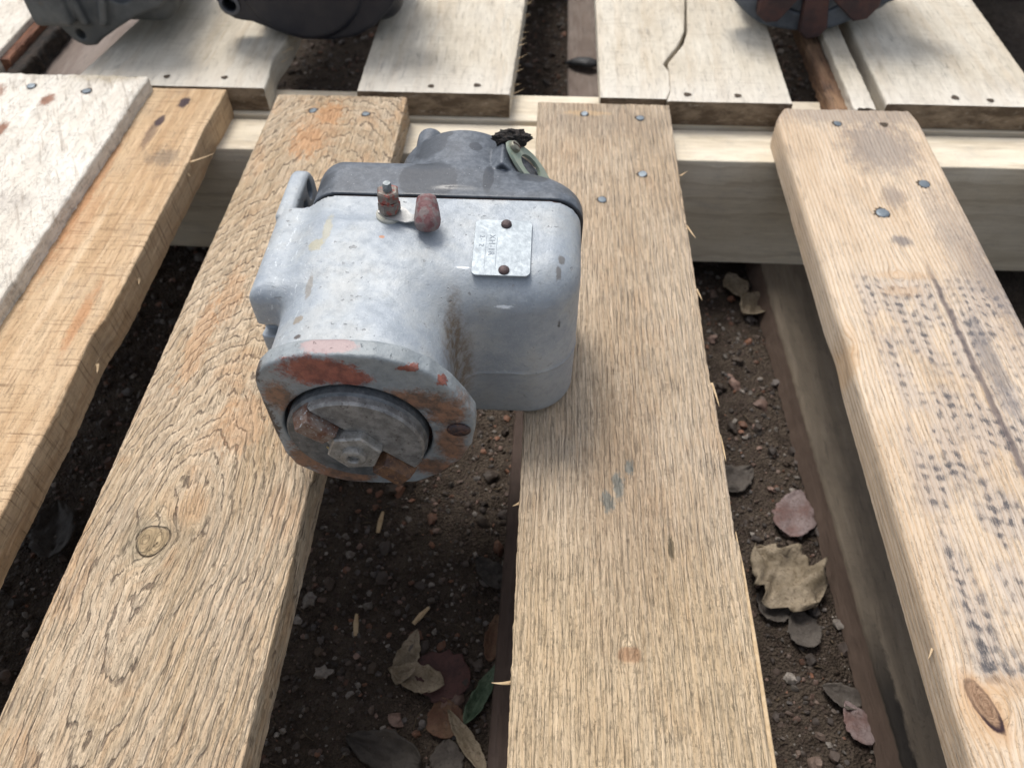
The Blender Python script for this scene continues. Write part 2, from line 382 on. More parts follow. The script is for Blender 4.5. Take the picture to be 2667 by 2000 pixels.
    rim = s.math('MULTIPLY', s.step(ww, 0.72, 0.95), s.step(ww, 1.15, 1.0)); rim = s.math('MULTIPLY', rim, s.math('ADD', .45, s.math('MULTIPLY', s.step(g[1], 92, 84), .55))); base = s.mix(rim, base, (0.035, 0.018, 0.02))
    return base, h
def ex_B(s, G, g, base, h, mul):
    nz = s.noise(mul((0.2, 0.1, 0.2)), 1, 4, 0.65)
    for c, r, a in (((-243, 462), (3.4, 6), .95), ((-252, 440), (3, 6), .9), ((-253, 425), (3, 16), .5)):
        base = s.mix(s.math('MULTIPLY', spot(s, G, c, r, nz, .7, .35), a), base, (0.045, 0.03, 0.04))
    for c, r, a in (((-262, 330), (6, 40), .25), ((-232, 262), (3, 22), .45), ((-268, 360), (3, 60), .45)):
        base = s.mix(s.math('MULTIPLY', spot(s, G, c, r, nz, .9, .5), a), base, (0.42, 0.17, 0.06))
    base = s.mix(s.math('MULTIPLY', spot(s, G, (-252, 300), (2, 60), nz, .7, .6), .5), base, (0.72, 0.56, 0.38))
    base = s.mix(s.math('MULTIPLY', spot(s, G, (-236, 400), (10, 8), nz, .9, .5), .5), base, (0.10, 0.09, 0.08))
    return base, h
def ex_A(s, G, g, base, h, mul):
    nz = s.noise(mul((0.2, 0.12, 0.2)), 1, 4, 0.65)
    scr = s.noise(s.vm('ADD', s.vm('MULTIPLY', s.vm('ADD', G, s.vm('MULTIPLY', s.vm('CROSS_PRODUCT', G, (0, 0, 1)), (.5, .5, .5))), (0.35, 0.03, 0.1)), (0, 0, 0)), 1, 5, 0.75, .4)
    base = s.mix(s.math('MULTIPLY', s.step(scr, 0.47, 0.36), 0.6), base, (0.30, 0.25, 0.20))
    for c, r, a in (((-326, 447), (4, 7), .85), ((-341, 411), (4, 9), .85), ((-365, 455), (6, 9), .7), ((-372, 420), (5, 7), .5)):
        base = s.mix(s.math('MULTIPLY', spot(s, G, c, r, nz, .8, .35), a), base, (0.20, 0.07, 0.03))
    base = s.mix(s.math('MULTIPLY', spot(s, G, (-298, 478), (22, 8), nz, .9, .5), .5), base, (0.25, 0.19, 0.10))
    base = s.mix(s.math('MULTIPLY', spot(s, G, (-330, 340), (40, 10), nz, 1.3, .5), .4), base, (0.30, 0.26, 0.23))
    return base, h
def ex_far(s, G, g, base, h, mul):
    base = s.mix(s.math('MULTIPLY', s.math('MULTIPLY', s.step(g[1], 530, 475), s.attr('top', False)), s.math('MULTIPLY', s.math('SUBTRACT', 1.0, s.endm), 0.4)), base, (0.64, 0.61, 0.56))
    return base, h

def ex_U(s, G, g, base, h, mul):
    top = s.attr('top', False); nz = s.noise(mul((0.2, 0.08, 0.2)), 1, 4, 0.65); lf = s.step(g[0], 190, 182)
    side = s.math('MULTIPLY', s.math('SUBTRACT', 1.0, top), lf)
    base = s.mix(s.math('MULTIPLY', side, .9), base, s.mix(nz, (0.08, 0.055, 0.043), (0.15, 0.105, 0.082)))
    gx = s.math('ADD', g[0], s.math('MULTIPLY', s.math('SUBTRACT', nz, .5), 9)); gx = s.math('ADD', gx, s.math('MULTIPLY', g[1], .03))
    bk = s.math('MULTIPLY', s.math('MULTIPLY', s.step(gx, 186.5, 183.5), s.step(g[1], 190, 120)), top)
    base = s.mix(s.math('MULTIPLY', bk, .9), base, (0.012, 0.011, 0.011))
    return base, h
M = {}
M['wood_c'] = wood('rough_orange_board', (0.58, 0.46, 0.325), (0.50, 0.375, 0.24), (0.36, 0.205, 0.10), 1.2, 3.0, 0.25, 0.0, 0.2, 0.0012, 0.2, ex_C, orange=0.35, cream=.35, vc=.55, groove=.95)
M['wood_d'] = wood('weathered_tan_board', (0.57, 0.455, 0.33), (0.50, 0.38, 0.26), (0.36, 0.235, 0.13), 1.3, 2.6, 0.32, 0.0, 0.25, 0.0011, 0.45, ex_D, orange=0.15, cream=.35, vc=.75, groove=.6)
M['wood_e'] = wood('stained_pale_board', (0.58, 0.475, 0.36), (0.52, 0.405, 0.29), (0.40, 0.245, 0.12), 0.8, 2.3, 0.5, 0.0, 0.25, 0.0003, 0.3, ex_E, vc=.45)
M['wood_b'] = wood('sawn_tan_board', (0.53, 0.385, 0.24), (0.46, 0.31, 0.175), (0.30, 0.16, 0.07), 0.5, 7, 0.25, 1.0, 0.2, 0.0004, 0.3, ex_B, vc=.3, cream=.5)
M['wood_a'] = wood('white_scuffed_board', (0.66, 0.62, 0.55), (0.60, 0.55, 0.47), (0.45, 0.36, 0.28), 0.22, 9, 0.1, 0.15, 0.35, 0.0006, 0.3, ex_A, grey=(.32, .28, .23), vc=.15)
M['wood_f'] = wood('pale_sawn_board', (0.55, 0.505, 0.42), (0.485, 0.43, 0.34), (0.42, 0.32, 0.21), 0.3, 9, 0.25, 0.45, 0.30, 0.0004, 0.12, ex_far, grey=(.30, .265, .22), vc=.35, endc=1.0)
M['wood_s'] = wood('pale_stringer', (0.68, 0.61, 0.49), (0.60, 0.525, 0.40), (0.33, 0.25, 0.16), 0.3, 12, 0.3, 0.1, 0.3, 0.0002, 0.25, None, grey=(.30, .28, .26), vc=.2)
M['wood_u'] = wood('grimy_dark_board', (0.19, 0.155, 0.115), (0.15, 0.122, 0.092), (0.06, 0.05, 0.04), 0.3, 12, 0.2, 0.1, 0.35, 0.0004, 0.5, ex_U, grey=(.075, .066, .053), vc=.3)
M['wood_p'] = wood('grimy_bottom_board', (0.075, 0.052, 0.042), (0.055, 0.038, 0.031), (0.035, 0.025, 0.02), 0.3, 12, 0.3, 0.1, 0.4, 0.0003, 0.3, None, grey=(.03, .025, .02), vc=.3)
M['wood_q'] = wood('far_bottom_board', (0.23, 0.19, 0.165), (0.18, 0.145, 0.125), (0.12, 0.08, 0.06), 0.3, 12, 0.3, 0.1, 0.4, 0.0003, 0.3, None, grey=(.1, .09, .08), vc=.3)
M['wood_t'] = wood('brown_torn_wood', (0.27, 0.165, 0.095), (0.15, 0.085, 0.05), (0.07, 0.04, 0.03), 0.6, 5, 0.4, 0.0, 0.5, 0.0008, 0.3, None, grey=(.06, .045, .04))
M['wood_r'] = wood('reddish_broken_wood', (0.25, 0.115, 0.065), (0.17, 0.075, 0.045), (0.05, 0.025, 0.02), 0.6, 5, 0.4, 0.0, 0.5, 0.0008, 0.3, None, grey=(.04, .03, .03))

def mat_nail():
    s = NT('galvanised_nail'); P = s.obj(); n = s.noise(P, 900, 3)
    return s.done(s.mix(n, (0.09, 0.11, 0.125), (0.20, 0.235, 0.265)), s.ramp(n, [(0.3, .42), (0.7, .65)]), 0.45)
def mat_hole():
    s = NT('nail_hole_grime'); P = s.obj(); n = s.noise(P, 700, 3)
    return s.done(s.mix(n, (0.02, 0.016, 0.012), (0.10, 0.07, 0.045)), 0.95)
M['nail'] = mat_nail(); M['hole'] = mat_hole()

MB0 = np.array((-0.040, 0.225, 0.0))        # base point of the magneto
def housing_mat():
    s = NT('weathered_cast_aluminium'); P = s.obj()
    loc = lambda c: tuple(np.array(c) / 1000 - MB0)
    n1 = s.noise(P, 45, 4, 0.6); n2 = s.noise(P, 260, 5, 0.7); n3 = s.noise(P, 1100, 3, 0.6); s.fz = s.noise(P, 620, 4, .65); nb = s.noise(P, 160, 5, 0.7, 0.3)
    col = s.mix(s.step(n1, 0.35, 0.65), (0.255, 0.288, 0.325), (0.345, 0.37, 0.385))
    col = s.mix(s.math('MULTIPLY', s.step(n2, 0.45, 0.66), 0.26), col, (0.165, 0.19, 0.21))
    col = s.mix(s.math('MULTIPLY', s.step(n3, 0.62, 0.72), 0.5), col, (0.44, 0.48, 0.50))
    col = s.mix(s.math('MULTIPLY', s.step(n3, 0.36, 0.27), 0.5), col, (0.10, 0.11, 0.125))
    p = s.sep(P)
    # pale scuffs on the shoulder and along the neck
    vs = s.vm('MULTIPLY', P, (1.0, 0.35, 0.6)); sc = s.noise(vs, 520, 4, 0.75)
    msk = s.vmax(s.blob(P, loc((-104, 225, 76)), (.012, .03, .02), nb, .5, .4), s.blob(P, loc((-98, 205, 72)), (.014, .02, .02), nb, .5, .4), s.blob(P, loc((-97, 180, 78)), (.016, .010, .014), nb, .5, .4))
    col = s.mix(s.math('MULTIPLY', s.math('MULTIPLY', msk, s.step(sc, 0.58, 0.66)), 0.65), col, (0.58, 0.62, 0.65))
    pit = s.math('MULTIPLY', s.step(s.noise(P, 420, 3, .5), .66, .72), s.step(n1, .4, .6)); col = s.mix(s.math('MULTIPLY', pit, .38), col, (.13, .12, .11))
    wf = s.step(s.noise(s.vm('ADD', P, (1, 2, 3)), 380, 4, .7), .66, .71); col = s.mix(s.math('MULTIPLY', wf, .35), col, (.46, .50, .53))
    # brown grime between neck and body, whole casting darker towards the bottom
    g = s.vmax(s.blob(P, loc((-32.5, 200, 62)), (.0032, .013, .019), nb, .5, .6), s.blob(P, loc((-31, 200, 42)), (.005, .012, .022), nb, .45, .6))
    col = s.mix(s.math('MULTIPLY', g, s.math('ADD', 0.35, s.math('MULTIPLY', s.step(n2, 0.35, 0.6), 0.6))), col, (0.13, 0.095, 0.06))
    g2 = s.math('MULTIPLY', s.step(n1, 0.5, 0.7), 0.25); col = s.mix(g2, col, (0.24, 0.225, 0.20))
    lowm = s.step(p[2], .045, .005); col = s.mix(s.math('MULTIPLY', lowm, 0.35), col, (0.21, 0.20, 0.19))
    # flange front face: bare metal, red paint and brown rust
    ff = s.math('MULTIPLY', s.step(p[1], -.0465, -.0475), 1.0)
    fl = s.step(p[1], -.0462, -.0468)
    col = s.mix(s.math('MULTIPLY', ff, 0.75), col, s.mix(s.step(n2, .3, .7), (0.13, 0.15, 0.16), (0.235, 0.26, 0.27)))
    rust = s.vmax(s.blob(P, loc((-44, 170, 60)), (.014, .01, .006), nb, .9, .45), s.blob(P, loc((-33, 170, 54)), (.008, .01, .009), nb, .8, .45), s.blob(P, loc((-32, 170, 34)), (.006, .01, .013), nb, .7, .45),
                  s.blob(P, loc((-90, 170, 20)), (.010, .01, .010), nb, 1.0, .35), s.blob(P, loc((-78, 170, 9)), (.014, .01, .006), nb, .9, .35), s.blob(P, loc((-94, 170, 60)), (.006, .01, .008), nb, 1.0, .5), s.blob(P, loc((-40, 170, 17)), (.010, .01, .006), nb, .8, .45))
    col = s.mix(s.math('MULTIPLY', s.math('MULTIPLY', rust, fl), 0.85), col, s.mix(s.step(n2, .35, .65), (0.075, 0.038, 0.02), (0.22, 0.095, 0.04)))
    red = s.vmax(s.blob(P, loc((-77, 170, 75)), (.013, .004, .0075), nb, .6, .25), s.blob(P, loc((-66, 170, 72)), (.008, .004, .0045), nb, .7, .25), s.blob(P, loc((-45, 170, 78)), (.0035, .004, .0015), nb, 1.0, .2), s.blob(P, loc((-34, 172, 70)), (.0022, .0022, .0022), nb, 1.3, .15))
    col = s.mix(s.math('MULTIPLY', red, 0.92), col, s.mix(s.step(n2, .35, .65), (0.13, 0.032, 0.022), (0.26, 0.075, 0.045)))
    pk = s.blob(P, loc((-72, 174.5, 84)), (.0105, .0036, .006), nb, .3, .12)
    col = s.mix(s.math('MULTIPLY', pk, 0.7), col, (0.33, 0.22, 0.21))
    wear = s.vmax(s.blob(P, loc((-101, 172, 73)), (.004, .004, .008), nb, .9, .2), s.blob(P, loc((-101, 171, 45)), (.003, .003, .012), nb, 1.3, .2))
    col = s.mix(wear, col, (0.06, 0.05, 0.045))
    # stains on the top and front
    for c, r, k, a in (((-12, 211, 81), (.005, .003, .004), (0.17, 0.13, 0.10), .85), ((-8, 211, 81), (.003, .0018, .004), (0.15, 0.09, 0.07), .8), ((-3, 211, 80), (.003, .0016, .003), (0.13, 0.08, 0.06), .8), ((-30, 207, 82), (.006, .0009, .006), (0.30, 0.09, 0.05), .8),
                       ((-26, 205, 82), (.002, .0016, .006), (0.30, 0.07, 0.04), .9), ((-23, 202, 82), (.004, .0015, .006), (0.24, 0.17, 0.11), .7), ((7, 219, 81), (.0012, .003, .004), (.13, .12, .11), .8), ((8, 225, 81), (.0012, .002, .004), (.13, .12, .11), .8),
                       ((12, 209, 63), (.0008, .004, .0025), (.03, .03, .035), .95), ((8.3, 209, 58), (.001, .004, .003), (.03, .03, .035), .95), ((10, 209, 59.5), (.0008, .004, .002), (.03, .03, .035), .95),
                       ((-100, 201, 78), (.0022, .0025, .004), (.06, .05, .05), .9), ((-84, 234, 84), (.0018, .008, .006), (.33, .30, .2), .6), ((-87, 226, 84), (.003, .003, .006), (.35, .31, .18), .6), ((-86, 206, 80), (.0012, .006, .006), (.20, .18, .15), .7),
                       ((-87, 190, 80), (.002, .002, .006), (.22, .18, .13), .8), ((-85, 181, 80), (.0012, .0012, .006), (.06, .045, .04), .9), ((-62, 230, 84), (.0012, .0008, .004), (.35, .16, .08), .9)):
        col = s.mix(s.math('MULTIPLY', s.blob(P, loc(c), r, nb, .7, .25), a), col, k)
    for c, r in (((-14, 209, 70.5), (.003, .003, .0007)), ((-5, 220, 80), (.0004, .002, .004)), ((-29.5, 219, 82), (.0024, .0004, .004))):
        col = s.mix(s.blob(P, loc(c), r, nb, 1.0, .4), col, (0.7, 0.74, 0.78))
    # fine scratches
    sv = s.vor(s.vm('MULTIPLY', P, (1.0, 0.25, 0.6)), 190, 'DISTANCE_TO_EDGE'); smk = s.math('MULTIPLY', s.step(sv, 0.02, 0.0), s.step(n1, 0.52, 0.6))
    col = s.mix(s.math('MULTIPLY', smk, 0.0), col, (0.62, 0.65, 0.68))
    h = s.math('ADD', s.math('MULTIPLY', n2, 0.6), s.math('MULTIPLY', n3, 0.25)); h = s.math('ADD', h, s.math('MULTIPLY', s.math('MAXIMUM', rust, red), 0.35))
    h = s.math('ADD', h, s.math('MULTIPLY', pit, -.5)); s.bump(h, 0.0005)
    mt = s.math('MULTIPLY', s.math('SUBTRACT', 1.0, s.vmax(s.math('MULTIPLY', rust, fl), red, g)), 0.12)
    return s.done(col, s.ramp(n2, [(0.3, .44), (0.7, .62)]), mt)
M['housing'] = housing_mat()
def dustblack():
    s = NT('dusty_bakelite'); P = s.obj(); loc = lambda c: tuple(np.array(c) / 1000 - MB0)
    n1 = s.noise(P, 60, 5, 0.6); n2 = s.noise(P, 400, 4, 0.7); nb = s.noise(P, 190, 4, 0.6)
    ge = s.t.nodes.new('ShaderNodeNewGeometry'); nz = s.sep(ge.outputs['Normal'])[2]
    dust = s.math('MULTIPLY', s.step(nz, 0.0, 0.75), s.math('ADD', 0.55, s.math('MULTIPLY', s.step(n1, .35, .6), 0.4)))
    clean = s.vmax(s.blob(P, loc((-48, 266, 86)), (.013, .013, .01), nb, .25, .08), s.blob(P, loc((-23, 268, 85)), (.0022, .010, .01), nb, .35, .15), s.blob(P, loc((-30, 291, 85)), (.003, .003, .01), nb, .4, .1), s.blob(P, loc((-5, 273, 84)), (.007, .004, .01), nb, .5, .2), s.blob(P, loc((-50, 294, 82)), (.008, .008, .01), nb, .5, .2), s.blob(P, loc((-90, 265, 80)), (.005, .008, .008), nb, .6, .2), s.blob(P, loc((-44, 301, 86)), (.003, .003, .006), nb, .4, .1))
    dust = s.math('MULTIPLY', dust, s.math('SUBTRACT', 1.0, s.math('MULTIPLY', clean, 0.75)))
    dc = s.mix(s.step(n2, .35, .65), (0.060, 0.072, 0.09), (0.112, 0.128, 0.15))
    col = s.mix(dust, (0.014, 0.018, 0.025), dc)
    sp = s.step(s.noise(P, 1500, 2), .70, .76); col = s.mix(s.math('MULTIPLY', sp, .6), col, (.5, .52, .55))
    s.bump(n2, 0.00012)
    return s.done(col, s.math('ADD', 0.33, s.math('MULTIPLY', dust, 0.22)), 0.0)
M['bakelite'] = dustblack()
def simple(name, c1, c2, sc, rough, metal=0.0, bump=0.0002, c3=None, t3=(.6, .7), sc3=None, spec=None):
    s = NT(name); P = s.obj(); n = s.noise(P, sc, 5, 0.65); n2 = s.noise(P, sc3 or sc * 3, 4, 0.65)
    col = s.mix(s.step(n, .35, .65), c1, c2)
    if c3: col = s.mix(s.step(n2, *t3), col, c3)
    s.bump(s.math('ADD', n, n2), bump); return s.done(col, s.ramp(n2, [(0.3, rough), (0.7, min(1, rough + .2))]), metal, spec)
M['gasket'] = simple('gasket', (0.015, 0.012, 0.012), (0.10, 0.05, 0.04), 500, .9)
M['coupling'] = simple('grimy_coupling_steel', (0.14, 0.14, 0.138), (0.26, 0.26, 0.255), 220, .42, .35, .00025, (0.07, 0.06, 0.055), (.56, .72))
M['couplingdark'] = simple('dark_grimy_coupling_face', (0.07, 0.078, 0.085), (0.13, 0.14, 0.148), 220, .42, .35, .00025, (0.20, 0.205, 0.21), (.62, .72))
M['lug'] = simple('rusty_coupling_lug', (0.20, 0.17, 0.15), (0.12, 0.055, 0.035), 230, .5, .3, .0003, (0.33, 0.34, 0.35), (.58, .66))
M['lug_r'] = simple('brown_rusty_lug', (0.16, 0.085, 0.045), (0.075, 0.045, 0.035), 260, .55, .3, .0003, (0.24, 0.13, 0.07), (.58, .66))
M['hub'] = simple('grimy_hub_nut', (0.21, 0.205, 0.19), (0.33, 0.325, 0.31), 300, .4, .4, .0002, (0.10, 0.085, 0.07), (.58, .7))
M['stud'] = simple('dark_rusty_screw', (0.035, 0.028, 0.032), (0.08, 0.05, 0.045), 350, .45, .4, .0003, (0.17, 0.075, 0.035), (.56, .66))
M['rednut'] = simple('red_painted_rusty_nut', (0.22, 0.19, 0.165), (0.13, 0.105, 0.09), 300, .5, .35, .0003, (0.26, 0.065, 0.05), (.52, .6), 420)
M['thread'] = simple('steel_thread', (0.16, 0.18, 0.185), (0.25, 0.27, 0.28), 600, .35, .7, .0002)
M['washer'] = simple('dirty_fibre_washer', (0.33, 0.32, 0.27), (0.42, 0.41, 0.36), 300, .6, 0, .0002)
M['strip'] = simple('bright_metal_strip', (0.42, 0.42, 0.41), (0.30, 0.30, 0.29), 200, .38, .6, .0001)
M['boot'] = simple('dusty_dark_red_boot', (0.13, 0.045, 0.048), (0.19, 0.10, 0.10), 200, .7, 0, .0006, (0.18, 0.145, 0.14), (.44, .58), 260)
M['plate'] = simple('worn_data_plate', (0.26, 0.295, 0.32), (0.215, 0.245, 0.27), 150, .38, .35, .00012, (0.22, 0.22, 0.22), (.64, .76))
M['emboss'] = simple('plate_lettering', (0.15, 0.175, 0.21), (0.20, 0.23, 0.26), 900, .5, .3, .00005)
M['rivet'] = simple('brown_rivet', (0.10, 0.065, 0.06), (0.06, 0.042, 0.042), 500, .5, .3, .0002)
M['zincgreen'] = simple('yellow_green_zinc_plate', (0.33, 0.36, 0.29), (0.26, 0.32, 0.25), 180, .38, .5, .00015, (0.38, 0.31, 0.20), (.6, .75))
M['zincscrew'] = simple('zinc_screw', (0.26, 0.25, 0.20), (0.17, 0.165, 0.13), 500, .35, .6, .0002)
M['rubber'] = simple('crumbly_black_rubber', (0.010, 0.009, 0.009), (0.035, 0.027, 0.022), 600, .9, 0, .0008)
M['darkrubber'] = simple('dark_plug', (0.045, 0.047, 0.055), (0.10, 0.10, 0.11), 500, .6, 0, .0004)
M['m1'] = simple('grimy_grey_casting', (0.055, 0.06, 0.063), (0.10, 0.105, 0.105), 40, .5, .2, .0006, (0.12, 0.09, 0.06), (.6, .75), 60)
M['m2'] = simple('oily_blue_black_casting', (0.010, 0.012, 0.020), (0.022, 0.022, 0.028), 60, .33, .1, .0002, (0.06, 0.06, 0.065), (.72, .78), 500)
M['m2f'] = simple('oily_grey_lug', (0.05, 0.055, 0.07), (0.10, 0.105, 0.12), 80, .4, .2, .0003)
M['m3'] = simple('blue_grey_casting', (0.055, 0.065, 0.08), (0.11, 0.125, 0.145), 60, .45, .25, .0004, (0.05, 0.035, 0.03), (.6, .72), 90)
M['m3r'] = simple('rust_brown_dog', (0.07, 0.03, 0.025), (0.035, 0.02, 0.02), 90, .55, .1, .0004, (0.20, 0.07, 0.03), (.62, .75))
M['m3d'] = simple('pale_green_grey_disc', (0.25, 0.28, 0.24), (0.32, 0.35, 0.30), 50, .55, .1, .0002)
M['bark'] = simple('black_bark', (0.012, 0.010, 0.009), (0.04, 0.028, 0.02), 200, .95, 0, .002)
M['straw'] = simple('yellow_straw', (0.62, 0.47, 0.22), (0.70, 0.58, 0.34), 300, .7, 0, .0001)
M['splinter'] = simple('pale_splinter', (0.42, 0.30, 0.17), (0.52, 0.39, 0.24), 300, .8, 0, .0001)
M['scrap'] = simple('black_scrap', (0.012, 0.013, 0.015), (0.04, 0.042, 0.048), 100, .5, 0, .0006)
def soil():
    s = NT('dark_gritty_soil'); P = s.obj(); n1 = s.noise(P, 8, 4); n2 = s.noise(P, 90, 5, .7); v = s.vor(P, 700, 'F1', 'Color'); vv = s.sep(v)
    col = s.mix(s.step(n1, .35, .65), (0.064, 0.049, 0.037), (0.10, 0.078, 0.060)); col = s.mix(s.step(n2, .4, .7), col, (0.034, 0.025, 0.019))
    col = s.mix(s.step(vv[0], .8, .85), col, s.mix(vv[1], (0.05, 0.036, 0.028), (0.08, 0.06, 0.05)))
    h = s.math('ADD', s.vor(P, 700), n2); s.bump(h, 0.002); return s.done(col, .92, 0, .2)
M['soil'] = soil()
def pebmat():
    s = NT('mixed_pebbles'); c = s.attr('tint'); P = s.obj(); n = s.noise(P, 600, 4)
    col = s.mix(s.math('MULTIPLY', s.step(n, .35, .65), .45), c, (0.05, 0.038, 0.03)); s.bump(n, .0004); return s.done(col, .7)
M['pebble'] = pebmat()
def leafmat(name, a, b, c):
    s = NT(name); P = s.obj(); n = s.noise(P, 90, 5, .65); n2 = s.noise(P, 500, 4)
    col = s.mix(s.step(n, .35, .62), a, b); col = s.mix(s.math('MULTIPLY', s.step(n2, .55, .7), .7), col, c)
    v = s.vor(P, 260, 'DISTANCE_TO_EDGE'); col = s.mix(s.math('MULTIPLY', s.step(v, .06, 0.0), .4), col, tuple(x * .5 for x in a))
    s.bump(n2, .0006); return s.done(col, .75)
LM = dict(dark=leafmat('dark_wet_leaf', (.028, .023, .019), (.048, .04, .033), (.015, .012, .010)), tan=leafmat('dry_tan_leaf', (.16, .125, .08), (.27, .22, .155), (.07, .045, .025)), red=leafmat('dark_red_leaf', (.045, .018, .016), (.075, .03, .025), (.03, .016, .014)), green=leafmat('faded_green_leaf', (.03, .06, .03), (.10, .14, .09), (.02, .035, .02)),
          pink=leafmat('pinkish_brown_leaf', (.14, .08, .07), (.20, .155, .15), (.07, .04, .035)), grey=leafmat('grey_brown_leaf', (.055, .045, .037), (.085, .072, .06), (.03, .022, .018)), orange=leafmat('orange_brown_leaf', (.10, .045, .025), (.14, .08, .045), (.05, .028, .016)))

# ================================================================== GROUND
GZ = -0.1245
def gheight(x, y): return GZ + 0.0022 * fbm(x * 22, y * 22, 3, 4) + 0.0010 * fbm(x * 160, y * 160, 9, 2)
xs = np.r_[-8, -4, -2, -1.2, np.arange(-0.6, 0.62, 0.003), 1.2, 2, 4, 8]; ys = np.r_[-8, -4, -2, -.8, np.arange(-0.25, 1.2, 0.003), 1.6, 2.5, 4, 8, 16]
Xg, Yg = np.meshgrid(xs, ys, indexing='ij'); Zg = gheight(Xg, Yg)
nyg = len(ys); I, J = np.meshgrid(np.arange(len(xs) - 1), np.arange(nyg - 1), indexing='ij'); a = (I * nyg + J).ravel()
tag(mesh('ground', np.stack([Xg, Yg, Zg], -1).reshape(-1, 3), np.stack([a, a + nyg, a + nyg + 1, a + 1], 1), M['soil'], sharp=None), kind='structure')

def ico(sub):
    import bmesh
    bm = bmesh.new(); bmesh.ops.create_icosphere(bm, subdivisions=sub, radius=1); V = np.array([v.co[:] for v in bm.verts]); F = np.array([[v.index for v in f.verts] for f in bm.faces]); bm.free(); return V, F
def pebbles(n, sub, r0, r1, name):
    V0, F0 = ico(sub); VV = []; FF = []; TT = []
    pal = np.array([(.20, .14, .11), (.30, .19, .15), (.14, .11, .09), (.26, .23, .20), (.11, .075, .05), (.36, .32, .28), (.17, .15, .14), (.26, .12, .07), (.09, .07, .06), (.07, .05, .04), (.08, .055, .04)])
    px = rng.uniform(-.30, .34, n); py = -.08 + .98 * rng.random(n) ** 1.15
    r = r0 + (r1 - r0) * rng.random(n) ** 3
    z = gheight(px, py)
    for i in range(n):
        A = rng.normal(size=(3, 3)); Q, _ = np.linalg.qr(A); sc = np.array([1, rng.uniform(.65, 1), rng.uniform(.5, .85)]) * r[i]
        W = V0 * (1 + .20 * rng.normal(size=(len(V0), 1))) * sc @ Q.T; W[:, 2] *= .8
        VV.append(W + (px[i], py[i], z[i] + r[i] * .25)); FF.append(F0 + i * len(V0)); c = pal[rng.integers(len(pal))] * rng.uniform(.3, .9); TT.append(np.tile(c, (len(V0), 1)))
    return tag(mesh(name, np.concatenate(VV), np.concatenate(FF), M['pebble'], sharp=50, attrs={'tint': ('FLOAT_VECTOR', np.concatenate(TT))}), 'loose pebbles and grit scattered over the dark soil under the pallets', 'gravel', kind='stuff')
pebbles(38000, 1, .0006, .0024, 'grit')
pebbles(4700, 2, .0014, .0050, 'gravel')

